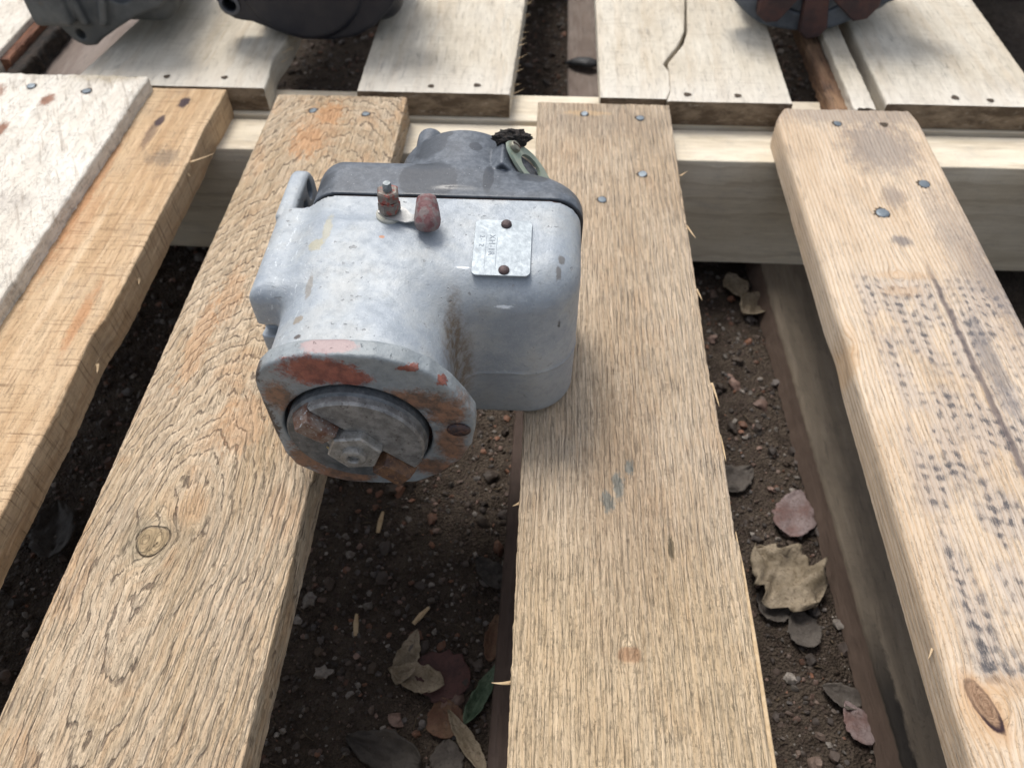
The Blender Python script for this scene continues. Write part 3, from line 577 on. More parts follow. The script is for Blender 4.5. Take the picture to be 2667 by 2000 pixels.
# ================================================================== PALLETS
def board(name, parent, mat, x0, x1, y0, y1, zt, th, nx=30, dy=2.0, label=None, r=1.2, jag=0.35, relief=None, psi=None, ring=None, knot=None, eL=None, eR=None, endjag=0.4, wob=0.25, seed=0, taper=(0, 0), zfun=None, sideL=0.0):
    """everything in millimetres; board runs along y"""
    W = x1 - x0; ys = np.arange(y0, y1 + dy * .5, dy) if y0 >= 30 else np.r_[np.arange(y0, 40, 8.), np.arange(40, y1 + dy * .5, dy)]; ny = len(ys)
    er = np.array([0, .12, .35, .65, 1.0]) * r
    xs = np.unique(np.r_[er, np.linspace(r, W - r, nx), W - er[::-1]]); m = len(xs)
    nzs = 5
    L = -jag * np.abs(fbm(ys * .25, ys * 0 + 3.3, seed + 5)) * 2 + wob * fbm(ys * .02, ys * 0 + 8, seed + 6); Rr = -(-jag * np.abs(fbm(ys * .25, ys * 0 + 7.3, seed + 9)) * 2) + wob * fbm(ys * .02, ys * 0 + 5, seed + 7)
    if eL is not None: L = L + eL(ys)
    if eR is not None: Rr = Rr + eR(ys)
    shear = taper[0] + (taper[1] - taper[0]) * (ys - y0) / (y1 - y0)
    Y, U = np.meshgrid(ys, xs, indexing='ij')
    tt = U / W; X = x0 + U + (1 - tt) * L[:, None] + tt * Rr[:, None] + shear[:, None]
    d = np.minimum(U, W - U); rr = np.where(d < r, r - np.sqrt(np.maximum(r * r - (r - d) ** 2, 0)), 0)
    Z = zt - rr
    if relief is not None: Z = Z + relief(x0 + U, Y) * np.clip(d / 2.0, 0.3, 1)
    if zfun is not None: Z = Z + zfun(Y)
    Yt = Y.copy()
    je = endjag * fbm(xs * .3, xs * 0 + seed, seed + 21); Yt[0] += je; Yt[-1] += endjag * fbm(xs * .3, xs * 0 + 9 + seed, seed + 22)
    zz = np.linspace(0, 1, nzs + 2)[1:]          # going down the right side
    n1 = fbm(ys[:, None] * .12, zz[None] * 4 + 2, seed + 31) * jag; n2 = fbm(ys[:, None] * .12, zz[None] * 4 + 22, seed + 32) * jag
    ztR = Z[:, -1:]; ztL = Z[:, :1]
    XR = X[:, -1:] + n1; ZR = ztR + (zt - th - ztR) * zz; XL = X[:, :1] - n2 - sideL * zz; ZL = ztL + (zt - th - ztL) * zz
    X = np.concatenate([X, XR, XL[:, ::-1]], 1); Z = np.concatenate([Z, ZR, ZL[:, ::-1]], 1)
    Yf = np.concatenate([Yt, np.repeat(Yt[:, m - 1:m], len(zz), 1), np.repeat(Yt[:, :1], len(zz), 1)], 1)
    mm = X.shape[1]; V = np.stack([X, Yf, Z], -1).reshape(-1, 3)
    i, k = np.meshgrid(np.arange(ny - 1), np.arange(mm), indexing='ij'); i = i.ravel(); k = k.ravel(); k2 = (k + 1) % mm
    F = np.stack([i * mm + k, i * mm + k2, (i + 1) * mm + k2, (i + 1) * mm + k], 1).tolist()
    F.append(tuple(range(mm - 1, -1, -1))); F.append(tuple((ny - 1) * mm + q for q in range(mm)))
    px = V[:, 0].copy(); P3 = V.copy()
    if psi is not None: P3[:, 0] = psi(V[:, 0], V[:, 1])
    P3[:, 2] -= zt; P3 = P3 + np.array([0, 0, 0])
    rg = ring(V[:, 0], V[:, 1], V[:, 2] - zt) if ring is not None else np.hypot(V[:, 0] - (x0 + x1) / 2 - 30 * math.sin(seed), V[:, 2] - zt + 55 + .02 * V[:, 1])
    at = {'grain': ('FLOAT_VECTOR', P3), 'ring': ('FLOAT', rg), 'top': ('FLOAT', (V[:, 2] > zt - 2.5).astype(float))}
    if knot is not None: at['knot'] = ('FLOAT', knot(V[:, 0], V[:, 1]))
    o = mesh(name, V / 1000, F, mat, parent, attrs=at, sharp=50)
    if label: o['label'] = label
    return o

def knotflow(kn):
    def f(x, y):
        p = x.copy()
        for kx, ky, Rk, st in kn:
            dx = x - kx; dyy = (y - ky) / st; p = p - dx * Rk * Rk / (dx * dx + dyy * dyy + Rk * Rk * .35)
        return p + 1.2 * fbm(x * .03, y * .008, 4, 2)
    return f
near = empty('pallet', (0.0, 0.2, GZ), 'worn timber pallet in the foreground carrying the grey magneto on its rough boards', 'pallet')
far = empty('pallet', (0.0, 0.95, GZ), 'pale timber pallet butted behind the nearer one, under the dark machine parts', 'pallet')
def nail(parent, x, y, z, r=3.4, hole=False, sunk=0.0, name='nail', rag=1.0):
    r *= rng.uniform(.72, .86); z -= .1
    b = MB(); n = 20
    rs = [r * (1.0 if hole else 1.22) * (1 + .16 * rag * math.sin(3 * k + x) + .1 * rag * math.sin(5.3 * k + y)) for k in range(n)]
    b.add([(x, y, z + .18)] + [(x + rs[k] * math.cos(2 * math.pi * k / n), y + rs[k] * math.sin(2 * math.pi * k / n), z + .12) for k in range(n)], [(0, 1 + k, 1 + (k + 1) % n) for k in range(n)])
    h_ = b.build('nail_hole', M['hole'], parent, smooth=False)
    if not hole:
        c = MB(); c.rev([(r * .98, 0), (r, .25), (r * .9, .55), (r * .5, .7), (0.02, .72)], 20, frame((x + r * .08, y - r * .12, z + .1), (rng.normal() * .14, rng.normal() * .14, 1)), cap=False)
        c.build(name, M['nail'], parent)
    return h_
def splinter(parent, p0, d, L, wd=.7, curl=0.3, mat='splinter', name='splinter'):
    d = np.array(d, float); d /= np.linalg.norm(d); t = np.linspace(0, 1, 7); sd_ = np.cross(d, (0, 0, 1)); pts = [np.array(p0) + d * L * u + np.array((0, 0, 1)) * curl * L * u * u * .5 + sd_ * curl * L * .4 * u * u for u in t]
    return MB().tube(pts, [wd * (1 - u) ** .8 + .05 for u in t], 5, .35).build(name, M[mat], parent, sharp=None)

# ---- board C (orange, with the knot)
KC = (-152.7, 140.5)
def ring_c(x, y, z):
    w = 12 + .19 * np.sqrt((y - 141) ** 2 + 60) + .07 * (y - 141); w = w + 8 * np.exp(-((y - 345) / 60.) ** 2)
    k = np.hypot(x - KC[0], (y - KC[1]) * .8); xc = -146 + (y - 140) * .05
    F_ = np.hypot(x - xc, w + z * .6); F_ = F_ + 9 * np.exp(-(k / 13.) ** 2)
    return F_ + 2.0 * fbm(x * .045, y * .03, 12, 3) + .8 * fbm(x * .2, y * .12, 13, 2)
fC = knotflow([(KC[0], KC[1], 7.0, 1.5)])
def rel_c(x, y):
    g = fbm(fC(x, y) * .55, y * .055, 31, 3); g2 = fbm(fC(x, y) * 1.3, y * .16, 35, 2); rr = (ring_c(x, y, 0) / 4.2) % 1.0
    kd = np.hypot(x - KC[0], y - KC[1]) / 6.6
    return .42 * g + .16 * g2 + .30 * np.where(rr < .9, rr / .9, (1 - rr) * 10) - .35 * np.exp(-((kd - 1) / .12) ** 2)
def yclip(y): return y
# near boards are 1 m long; only the part ahead of the camera is finely meshed
bc = board('deck_board', near, M['wood_c'], -182.5, -94.3, -520, 474.6, 0, 19, 110, .9, 'rough orange tinted deck board with a round knot', r=.8, relief=rel_c, psi=fC, ring=ring_c, knot=lambda x, y: np.hypot(x - KC[0], y - KC[1]) / (6.6 * (1 + .08 * np.sin(3 * np.arctan2(y - KC[1], x - KC[0])))), seed=1, jag=.3)
nail(bc, -154.3, 455.9, .2, 3.3); nail(bc, -118.7, 453.5, .2, 3.3)
# ---- board D
fD = knotflow([(37, 103, 2.4, 2.0)])
def rel_d(x, y):
    return .30 * fbm(fD(x, y) * .7, y * .07, 41, 3) + .16 * fbm(fD(x, y) * 1.2, y * .3, 43, 2)
def steps(lst):
    def f(ys):
        v = np.zeros_like(ys)
        for a, b, amt in lst: v = v + amt * np.clip((b - ys) / (b - a), 0, 1) * (ys < b)
        return v
    return f
bd = board('deck_board', near, M['wood_d'], -5.3, 81.8, -520, 473, 0, 18, 110, .9, 'weathered tan deck board with grey specks under the magneto body', r=.8, relief=rel_d, psi=fD, ring=lambda x, y, z: np.abs(x - 38) * .9 + np.abs(z) * .6 + 1.5 * fbm(x * .03, y * .01, 8, 2), seed=2, jag=.35, eR=steps([(228, 235, .9), (150, 152, 1.2), (120, 180, -.8)]))
nail(bd, 25.2, 459.8, .2, 3.2); nail(bd, 61.5, 456.4, .2, 3.2); nail(bd, 59.4, 395.4, .2, 3.6); nail(bd, 34.4, 369.5, .2, 3.4)
for p, d, L in (((-5, 166, -2), (-1, -.9, .1), 4), ((-5.5, 92, -3), (-1, -.25, .1), 7), ((82.5, 396, -1), (.9, .5, .4), 5), ((82.3, 352, -3), (.4, -1, .0), 14), ((82.6, 300, -3), (.3, -1, 0), 10), ((82.8, 235, -2), (.2, -1, 0), 16), ((82.8, 205, -2), (.15, -1, .0), 16)):
    splinter(bd, p, d, L, .8)
# long torn strip along the right edge of D
MB().tube([(83.4, 156, -1.6), (83.9, 140, -2.2), (84.1, 110, -2.4), (84.0, 40, -2.6)], [.2, .9, 1.3, 1.5], 6, 1.2).build('splinter', M['splinter'], bd)
# ---- board E
KE = (160.5, 90.8)
fE = knotflow([(KE[0] + 3, KE[1], 6.0, 1.3), (152.5, 262, 3.5, 2.5), (190, 312, 3.5, 1.2)])
def knot_e(x, y):
    a = .35; dx = x - KE[0]; dy_ = y - KE[1]; return np.hypot((dx * math.cos(a) + dy_ * math.sin(a)) / 3.6, (-dx * math.sin(a) + dy_ * math.cos(a)) / 9.5)
be = board('deck_board', near, M['wood_e'], 151.2, 243.6, -520, 472, 0, 19, 70, 1.2, 'pale deck board with printed dark weave stains', r=3.6, relief=lambda x, y: .12 * fbm(fE(x, y) * .5, y * .03, 51, 3), psi=fE, ring=lambda x, y, z: np.abs(fE(x, y) - 205) * 1.0 + np.abs(z) * .8 + 1.6 * fbm(x * .03, y * .008, 18, 2), knot=knot_e, seed=3, jag=.12, endjag=1.0, eL=lambda y: 6.0 * np.clip((y - 455) / 17, 0, 1) ** 2 + 1.2 * np.exp(-((y - 262) / 14) ** 2), eR=lambda y: -2.5 * np.clip((y - 455) / 17, 0, 1) ** 2)
nail(be, 188.8, 455.4, .15, 3.0); nail(be, 219, 455.7, .15, 3.2, True); nail(be, 226.2, 393, .15, 4.2); nail(be, 194.5, 364.6, .15, 4.4)
splinter(be, (150.5, 112, -4), (-.5, -1, -.2), 5, .5)
# ---- board B
bb = board('deck_board', near, M['wood_b'], -330, -219.3, -520, 480, 0, 20, 60, 1.5, 'orange tan sawn deck board half under the white one', r=1.0, relief=lambda x, y: .16 * fbm(x * .05, y * .6, 61, 3) + .1 * fbm(x * .4, y * .04, 64, 2), seed=4, jag=.40, eR=lambda y: -2.0 * np.clip((y - 205) / 40, 0, 1) * np.clip((262 - y) / 12, 0, 1) - 1.2 * np.exp(-((y - 430) / 18.) ** 2), wob=.4)
for p, d, L in (((-220, 398, -2), (1, .35, .15), 17), ((-220, 400, -3), (1, .15, .2), 12), ((-221, 392, -5), (.8, -.6, -.2), 5), ((-219, 300, -8), (.6, -1, 0), 6), ((-219, 240, -10), (.5, -1, -.2), 6)): splinter(bb, p, d, L, 1.1)
MB().tube([(-221.5, 470, -9.5), (-221.2, 420, -10.5), (-222.6, 350, -11), (-222.0, 250, -12), (-221.8, 160, -12)], 1.0, 6, .5).build('splinter', M['splinter'], bb)
# ---- board A, thicker
ba = board('deck_board', near, M['wood_a'], -412, -270.3, -520, 478, 9.0, 26, 60, 1.5, 'thick white scuffed deck board', r=1.6, relief=lambda x, y: .35 * fbm(x * .04 + y * .02, y * .03, 71, 3) + .05 * fbm(x * .5, y * .2, 74, 2), seed=5, jag=.8, wob=.8, endjag=1.5)
for x, y in ((-370, 472), (-345.5, 474.5), (-306, 470)): nail(ba, x + 2, y - 12, 9.3, 3.5)
b6 = board('deck_board', near, M['wood_f'], 330, 418, -520, 474, 0, 18, 20, 4, seed=6)
# ---- stringers of the near pallet
def stringer(parent, x0, x1, y0, y1, zt, th, seed, label=None, dips=None):
    """runs along x: built as a board along y then turned"""
    W = y1 - y0; o = board('stringer', parent, M['wood_s'], 0, W, 0, x1 - x0, zt, th, 14, 6, None, r=1.0, seed=seed, jag=.15, wob=.5)
    me = o.data; n = len(me.vertices); c = np.zeros(n * 3, np.float32); me.vertices.foreach_get('co', c); c = c.reshape(-1, 3) + WL[parent.name]
    t = c.copy(); t[:, 0] = x1 / 1000 - c[:, 1]; t[:, 1] = y0 / 1000 + c[:, 0]; t -= WL[parent.name]; me.vertices.foreach_set('co', t.astype(np.float32).ravel()); me.update()
    if label: o['label'] = label
    return o
stringer(near, -470, 470, 439.5, 475.5, -19.4, 87, 11)
stringer(near, -470, 470, -62, -26, -19.4, 87, 12)
stringer(near, -470, 470, -562, -526, -19.4, 87, 13)
for k, (x0, x1, mt) in enumerate(((-412, -270.3, 'wood_a'), (-269, -219, 'wood_b'), (-182.5, -94.3, 'wood_c'), (-5.3, 81.8, 'wood_d'), (151.2, 243.6, 'wood_e'), (330, 418, 'wood_f'))): pass
# bottom boards of the near pallet
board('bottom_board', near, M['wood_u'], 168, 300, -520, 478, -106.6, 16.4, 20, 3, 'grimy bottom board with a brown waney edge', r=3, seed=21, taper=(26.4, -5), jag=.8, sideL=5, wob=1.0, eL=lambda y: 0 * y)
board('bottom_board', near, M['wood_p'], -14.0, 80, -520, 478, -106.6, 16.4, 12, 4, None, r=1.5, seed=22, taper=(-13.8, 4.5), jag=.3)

# ---- far pallet
lin = lambda a, b, y0, y1: (lambda y: a + (b - a) * (y - y0) / (y1 - y0))
f1 = board('deck_board', far, M['wood_f'], -330, -194, 482.5, 1440, 0, 17, 24, 4, None, r=1.2, seed=31, jag=.5, wob=.6, eL=lambda y: 14 * np.clip((y - 482) / 90, 0, 4) * (y < 900), eR=lambda y: -3 * np.exp(-((y - 520) / 18.) ** 2))
for x, y in ((-265.6, 489.4), (-224.9, 489.9)): nail(f1, x, y + 5, .3, 3.2, True)
f2 = board('deck_board', far, M['wood_f'], -129.5, -25, 481.5, 1440, 0.2, 17.2, 24, 4, None, r=1.2, seed=32, jag=.5, wob=.6, eR=lambda y: 5 * np.clip((y - 482) / 135, 0, 2))
for x, y in ((-79.5, 489.5), (-48, 492)): nail(f2, x, y, .5, 3.0, True)
for k in range(26):
    y = 488 + k * 9 + rng.uniform(-4, 4); splinter(f2, (-25.5 + 5 * min((y - 482) / 135, 2), y, -rng.uniform(2, 12)), (1, rng.uniform(-.2, .8), rng.uniform(-.2, .3)), rng.uniform(4, 9), .45, rng.uniform(.3, 1.2))
for k in range(8):
    y = 530 + k * 7; splinter(f1, (-195, y, -rng.uniform(2, 10)), (1, rng.uniform(-.2, .8), rng.uniform(-.2, .3)), rng.uniform(5, 12), .5, rng.uniform(.3, 1.2))
# F3 is cracked in two: a narrow left piece and a wider right one
f3a = board('deck_board', far, M['wood_f'], 36.5, 96, 480.5, 1440, 0, 10, 16, 3, 'left half of the cracked far board', r=1.0, seed=33, jag=.3, eR=lambda y: np.interp(y, [480, 492, 516, 527, 534, 545, 555, 575, 623, 760, 1440], [-15.3, -11.8, -10.6, -14.0, -11.0, -5.5, -0.8, 5.4, 10.6, 22, 60]))
f3b = board('deck_board', far, M['wood_f'], 96, 164.5, 477.5, 1440, 0.3, 17.3, 20, 3, 'right half of the cracked far board', r=1.0, seed=34, jag=.3, eL=lambda y: np.interp(y, [477, 492, 516, 527, 555, 575, 623, 760, 1440], [-15.2, -11.6, -10.2, -10.6, 3.0, 8.2, 12.2, 23.5, 61]))
for x, y in ((95.2, 486), (129.1, 486)): nail(f3b, x, y, .6, 3.1, True)
# F4 broken sliver with dark brown side, F5
f4 = board('broken_board', far, M['wood_f'], 205, 219, 474, 900, -0.5, 9, 8, 3, 'broken sliver of board with a brown torn side', r=1.0, seed=35, jag=.8, endjag=6)
board('broken_board', far, M['wood_t'], 194, 204.5, 472, 900, -6, 12, 8, 3, 'brown torn strip beside the sliver', r=2.0, seed=36, jag=1.0, endjag=5)
f5 = board('deck_board', far, M['wood_f'], 227.5, 333.5, 480.5, 1440, 0.2, 17.2, 26, 3, None, r=1.2, seed=37, jag=.5, eR=lambda y: 0 * y)
for x, y in ((274.8, 490), (297.3, 487.5)): nail(f5, x, y, .5, 3.2, True)
board('deck_board', far, M['wood_f'], 400, 500, 490, 1440, 0, 17, 12, 6, None, seed=38)
board('deck_board', far, M['wood_a'], -540, -396, 505, 1440, 3, 20, 20, 4, 'white far board at the left with a reddish side', seed=39, jag=.4)
board('torn_edge', far, M['wood_r'], -396.3, -389.5, 515, 900, -1.0, 15, 4, 3, 'reddish torn edge strip', seed=40, jag=1.2, r=1.5)
board('torn_edge', far, M['bark'], -390, -381, 505, 860, -6, 12, 4, 3, 'black bark strip', seed=41, jag=2.5, r=2)
board('lower_board', far, M['wood_q'], -400, -330, 512, 900, -19.8, 8, 10, 5, None, seed=42)
stringer(far, -520, 560, 478.8, 512, -17.8, 88, 51)
stringer(far, -520, 560, 930, 966, -17.8, 88, 52)
stringer(far, -520, 560, 1400, 1436, -17.8, 88, 53)
board('bottom_board', far, M['wood_q'], 20, 110, 515, 1440, -106.2, 16, 10, 6, None, seed=43)

# ================================================================== MAGNETO
mag = empty('magneto', tuple(MB0), 'grey cast magneto with black cap and rusty flange lying across two tan pallet boards', 'magneto')
h = 0.7
X, Y, Z = grid((-116, 167, -4), (22, 292, 92), h)
Zt = Z + (254 - Y) * 0.13
lat = ri2(X - 16.2 + (80 - Z) * .0, 207.2 - Y + (33 - Z) * np.where(Z < 33, .10, -.0) * 0 + (Z - 33) * np.where(Z < 33, -.10, .03), 21.0)
lat = ri2(lat, -97 - X, 8.0)
top = ri2(lat, Zt - 85.6, 13.0)
body = ri2(top, -Z + 0.0, 5.0)
nk = rbox(X, Y, Z, (-101, 100, 2.5), (-32.5, 300, 82.0), 25) ; nk = np.maximum(nk, np.maximum(175 - Y, Y - 235))
D = su(body, nk, 13)
sh = ri2(ri2(-111 - X, X + 84, .5), 204 - Y, 3); sh = ri2(ri2(sh, Z - 79.2, 7), 4 - Z, 3)
D = su(D, sh, 4)
D = np.maximum(D, Y - 254.6)
# notch in the left foot
nt_ = np.maximum(np.maximum(X + 99, Y - 210.5), np.abs(Z - 58 + (Y - 204) * .3) - 3.2); D = np.maximum(D, -nt_)
lug = ri2(ri2(ri2(-111 - X, X + 103.2, 1), Z - 79, 3.0), 40 - Z, 1); lug = ri2(lug, 250 - Y, 1)
lug = np.maximum(lug, -(np.hypot(X + 107.2, Z - 79.2) - .7)); prof = ri2(Z - 79, Y - 288, 12); lug = ri2(lug, prof, 2.5)
D = np.minimum(D, lug)
for cy_, cz_, ez in ((277.5, 71, 1.5), (267.5, 67.5, 1.5)):
    hd = np.hypot(Y - cy_, np.maximum(np.abs(Z - cz_) - ez, 0)) - 2.9; D = np.maximum(D, -np.maximum(hd, np.abs(X + 103) - 5))
FL = [(-100.9, 66.5), (-99.6, 72.0), (-94.9, 77.3), (-87.9, 81.0), (-81.2, 82.9), (-68.0, 83.9), (-55.9, 83.5), (-46.3, 81.0), (-37.5, 75.7), (-30.5, 67.2), (-25.2, 57.4), (-22.4, 50.4), (-22.5, 43.5), (-24.6, 32.7), (-28.8, 22.8), (-38.6, 10.8), (-48.2, 4.2), (-62.1, 1.9), (-77.7, 2.1), (-88.8, 6.3), (-97.6, 13.9), (-100.2, 21.6), (-101.0, 36.5), (-101.2, 56.2)]
PX, PZ = np.meshgrid(X[:, 0, 0], Z[0, 0, :], indexing='ij'); d2 = polysdf(PX, PZ, FL)[:, None, :]
fl = ri2(d2, np.abs(Y - 174.1) - 4.1, 1.4)
D = np.minimum(D, fl); D = su(D, np.maximum(fl, 176 - Y), .01)
bore = np.maximum(np.hypot(X + 67.7, Z - 39.0) - 28.4, Y - 182); D = np.maximum(D, -bore)
# casting parting ridge on the front of the body
D = D - 0.45 * np.exp(-((Z - 33 - .3 * np.sin(X * .4)) / .55) ** 2) * (X > -31) * (Y < 250)
D = D + 0.12 * (np.sin(X * .9 + Y * .4) * np.sin(Z * .7 + 1) * np.sin(Y * .8))*.5
V, Q = surface_nets(D, (-116, 167, -4), h)
hs_ = mesh('housing', V / 1000, Q, M['housing'], mag, sharp=None)
sm = hs_.modifiers.new('soften', 'SMOOTH'); sm.factor = .5; sm.iterations = 1
# cap
X, Y, Z = grid((-100, 253, -2), (22, 322, 92), h)
lat = ri2(ri2(X - 17.0, -96.5 - X, 1), Y - 281, 1); lat = ri2(X - 17.2, Y - 282, 9); lat = ri2(lat, -97 - X, 14)
cp = ri2(lat, Z - 86.2 + np.maximum(Y - 258, 0) * .06, 9)
c2 = ri2(ri2(X - 17.2, Y - 285.5, 20), ri2(-97 - X, Y - 285.5, 12), 1); c2 = ri2(c2, Z - 86.4 + np.maximum(X + 24, 0) * np.maximum(Y - 260, 0) * .0105, 13) ; c2 = np.maximum(c2, ri2(Y - 285.5, Z - 86.4, 4)); cp = ri2(c2, -Z, 3)
cp = np.maximum(cp, 255.5 - Y)
dm = ri2(np.hypot(X + 36, Z - 54) - 32.5, Y - 304, 2.0); dm = np.maximum(dm, 262 - Y); cp = su(cp, dm, 2.5)
post = np.hypot(X + 53, Z - 74.5) - 6.0; post = ri2(post, Y - 315, 3); post = np.maximum(post, 299 - Y); cp = np.minimum(cp, post)
# right ledge step
u_ = (X + Z - (-14 + 77)) / math.sqrt(2); v_ = (X - Z - (-14 - 77)) / math.sqrt(2)       # u outwards at 45 deg, v along plate
ob = ri2(np.abs(v_ - .5) - 11.8, np.abs(Y - 284) - 8.5, 1.0); ob = ri2(ob, u_ - 5.8, .8); ob = np.maximum(ob, -15 - u_); cp = np.minimum(cp, ob)
V, Q = surface_nets(cp, (-100, 253, -2), h)
cpo = mesh('cap', V / 1000, Q, M['bakelite'], mag, sharp=None)
sm = cpo.modifiers.new('soften', 'SMOOTH'); sm.factor = .5; sm.iterations = 1
# gasket between them
def rrect(x0, x1, z0, z1, r, n=8):
    P = []
    for cx_, cz_, a0 in ((x1 - r, z0 + r, -90), (x1 - r, z1 - r, 0), (x0 + r, z1 - r, 90), (x0 + r, z0 + r, 180)):
        for k in range(n + 1): a = math.radians(a0 + 90 * k / n); P.append((cx_ + r * math.cos(a), cz_ + r * math.sin(a)))
    return P
MB().prism(rrect(-95.5, 16.3, 1, 85.2, 14), 0, 1.3, frame((0, 256.0, 0), (0, -1, 0), (1, 0, 0))).build('gasket', M['gasket'], mag)

# coupling in the bore: faces look along -y ; frame x->x, y->z
CX, CZ = -67.7, 39.0
def face(yf): return frame((CX, yf, CZ), (0, -1, 0), (1, 0, 0))
cpl = MB()
cpl.rev([(26.9, 0), (26.9, 5.0), (26.0, 6.0), (0.02, 6.0)], 72, face(173.2), cap=False)
cobj = cpl.build('coupling_disc', M['couplingdark'], mag, sharp=40)
MB().rev([(28.6, 0), (28.6, .5), (0.02, .5)], 48, face(176.5), cap=False).build('bore_floor', M['gasket'], mag)
# raised half moon above the lug line (line along 135 deg, offset 3.5 towards upper right)
off = 3.2; R = 26.0; seg = []
for k in range(-1, 34):
    a = math.radians(45 - 90 + 180 * k / 32.0); seg.append((R * math.cos(a), R * math.sin(a)))
nrm = np.array([math.cos(math.radians(45)), math.sin(math.radians(45))]); seg = [p for p in seg if p[0] * nrm[0] + p[1] * nrm[1] >= off]
b = MB(); n = len(seg); S0 = np.array(seg)
lay = [(S0, 5.5), (S0, 8.4), (S0 * .955 + nrm * .6, 9.6)]
for i, (q, z) in enumerate(lay):
    pass
V = []; F = []
for q, z in lay: V += [(x, y, z) for x, y in q]
for i in range(2):
    for k in range(n): F.append((i * n + k, i * n + (k + 1) % n, (i + 1) * n + (k + 1) % n, (i + 1) * n + k))
F.append(tuple(2 * n + k for k in range(n)))
b.add(xf(V, face(173.2)), F); b.build('raised_segment', M['coupling'], mag, sharp=25)
# drive lugs along 135 / -45 degrees
for ang, mt, r0, r1 in ((136, 'lug', 10.5, 25.8), (-44, 'lug_r', 11.0, 26.5)):
    ca, sa = math.cos(math.radians(ang)), math.sin(math.radians(ang))
    A = face(173.2) @ Matrix.Rotation(math.radians(ang), 4, 'Z')
    lb = MB()
    V = [(r0, -5.2, 6), (r1, -5.2, 6), (r1, 5.2, 6), (r0, 5.2, 6), (r0 + .8, -4.6, 13.8), (r1 - 1.6, -4.8, 14.0), (r1 - 2.0, 3.2, 14.0), (r0 + 1.5, 3.0, 13.6), (r1 + .2, 0.2, 11.0), (r1 - .2, 3.6, 9.5)]
    lb.add(xf(V, A), [(0, 1, 5, 4), (1, 8, 5), (1, 2, 9, 8), (5, 8, 9, 6), (2, 3, 7, 6, 9), (3, 0, 4, 7), (4, 5, 6, 7)])
    o = lb.build('drive_lug', M[mt], mag, sharp=20)
    bv = o.modifiers.new('bevel', 'BEVEL'); bv.width = .0004; bv.segments = 2
nb_ = MB(); nb_.rev([(13.0, 5.9), (12.2, 6.8), (11.0, 7.2), (0.02, 7.2)], 32, face(173.2), cap=False); nb_.build('washer', M['coupling'], mag)
MB().prism(hexa(10.6, 8), 7.0, 13.4, face(173.2), .7).build('hub_nut', M['hub'], mag, sharp=25)
MB().rev([(4.7, 13.3), (4.7, 15.4), (4.1, 15.9), (2.5, 15.9), (2.2, 15.4), (2.2, 13.9), (.02, 13.9)], 28, face(173.2), cap=False).build('shaft_end', M['hub'], mag, sharp=50)
# stud head in the right ear with a slot
sx, sz = -28.7, 44.0
ell = [(4.6 * math.cos(t), 3.5 * math.sin(t)) for t in np.linspace(0, 2 * math.pi, 24, endpoint=False)]
MB().prism(ell, 0, 1.9, frame((sx, 170.2, sz), (0, -1, 0), (1, 0, 0)), .7).build('flange_screw', M['stud'], mag, sharp=60)
MB().prism([(-3.6, -.5), (3.6, -.5), (3.6, .5), (-3.6, .5)], 1.75, 1.98, frame((sx, 170.2, sz), (0, -1, 0), (.9, 0, .35))).build('screw_slot', M['gasket'], mag)
# straw on the coupling
tag(MB().tube([(-80.5, 166.4, 33.6), (-78.8, 166.0, 32.3), (-77.2, 166.3, 31.0), (-76.1, 166.8, 28.9)], [.3, .7, .75, .1], 6, .5).build('straw_fleck', M['straw'], None, (-.0785, .1655, .0315)), 'tiny yellow straw fleck stuck on the coupling face left of the hub nut', 'straw')

# data plate with rivets and stamped letters (lies on the sloping top)
sl_ = math.atan(.13); pn = Vector((0, -math.sin(sl_), math.cos(sl_)))
def topz(y): return 85.6 - (254 - y) * .13
PC = (-15.0, 228.5, topz(228.5) + .35)
FP = frame(PC, pn, (1, 0, 0))
# sits proud at the front where the casting rounds off
MB().prism([(x, y) for x, y in rrect(-11.2, 11.2, -14.2, 14.2, 2.2)], 0.0, .8, FP, .15).build('data_plate', M['plate'], mag, sharp=30)
for x, y in ((1.0, 11.8), (1.2, -11.6)):
    MB().rev([(2.15, .7), (2.1, 1.3), (1.6, 1.95), (.9, 2.25), (.02, 2.35)], 20, FP @ Matrix.Translation((x, y, 0)), cap=False).build('rivet', M['rivet'], mag)
def text(body, size, x, y, par, mat='emboss', name='lettering'):
    cu = bpy.data.curves.new('t', 'FONT'); cu.body = body; cu.size = size / 1000; cu.extrude = .00006; cu.align_x = 'CENTER'; cu.align_y = 'CENTER'; cu.space_character = 1.15
    o = bpy.data.objects.new('t', cu); COL.objects.link(o); bpy.context.view_layer.update()
    me = bpy.data.meshes.new_from_object(o.evaluated_get(bpy.context.evaluated_depsgraph_get())); bpy.data.objects.remove(o)
    A = FP @ Matrix.Translation((x, y, .84)) @ Matrix.Rotation(math.radians(-90), 4, 'Z'); A = np.array(A)
    n = len(me.vertices); c = np.zeros(n * 3, np.float32); me.vertices.foreach_get('co', c); c = c.reshape(-1, 3) * 1000
    c = (c @ A[:3, :3].T + A[:3, 3]) / 1000 - MB0; me.vertices.foreach_set('co', c.astype(np.float32).ravel()); me.update(); me.materials.clear(); me.materials.append(M[mat])
    q = bpy.data.objects.new(name, me); COL.objects.link(q); q.parent = mag; WL[q.name] = MB0; return q
text('XH-1R', 3.4, -4.2, 1.0, mag); text('2-  2', 2.6, -8.2, 3.0, mag)
for x in (-6.4, -2.2):
    MB().prism([(x - .08, -11), (x + .08, -11), (x + .08, 5), (x - .08, 5)], .8, .86, FP).build('stamped_line', M['emboss'], mag)

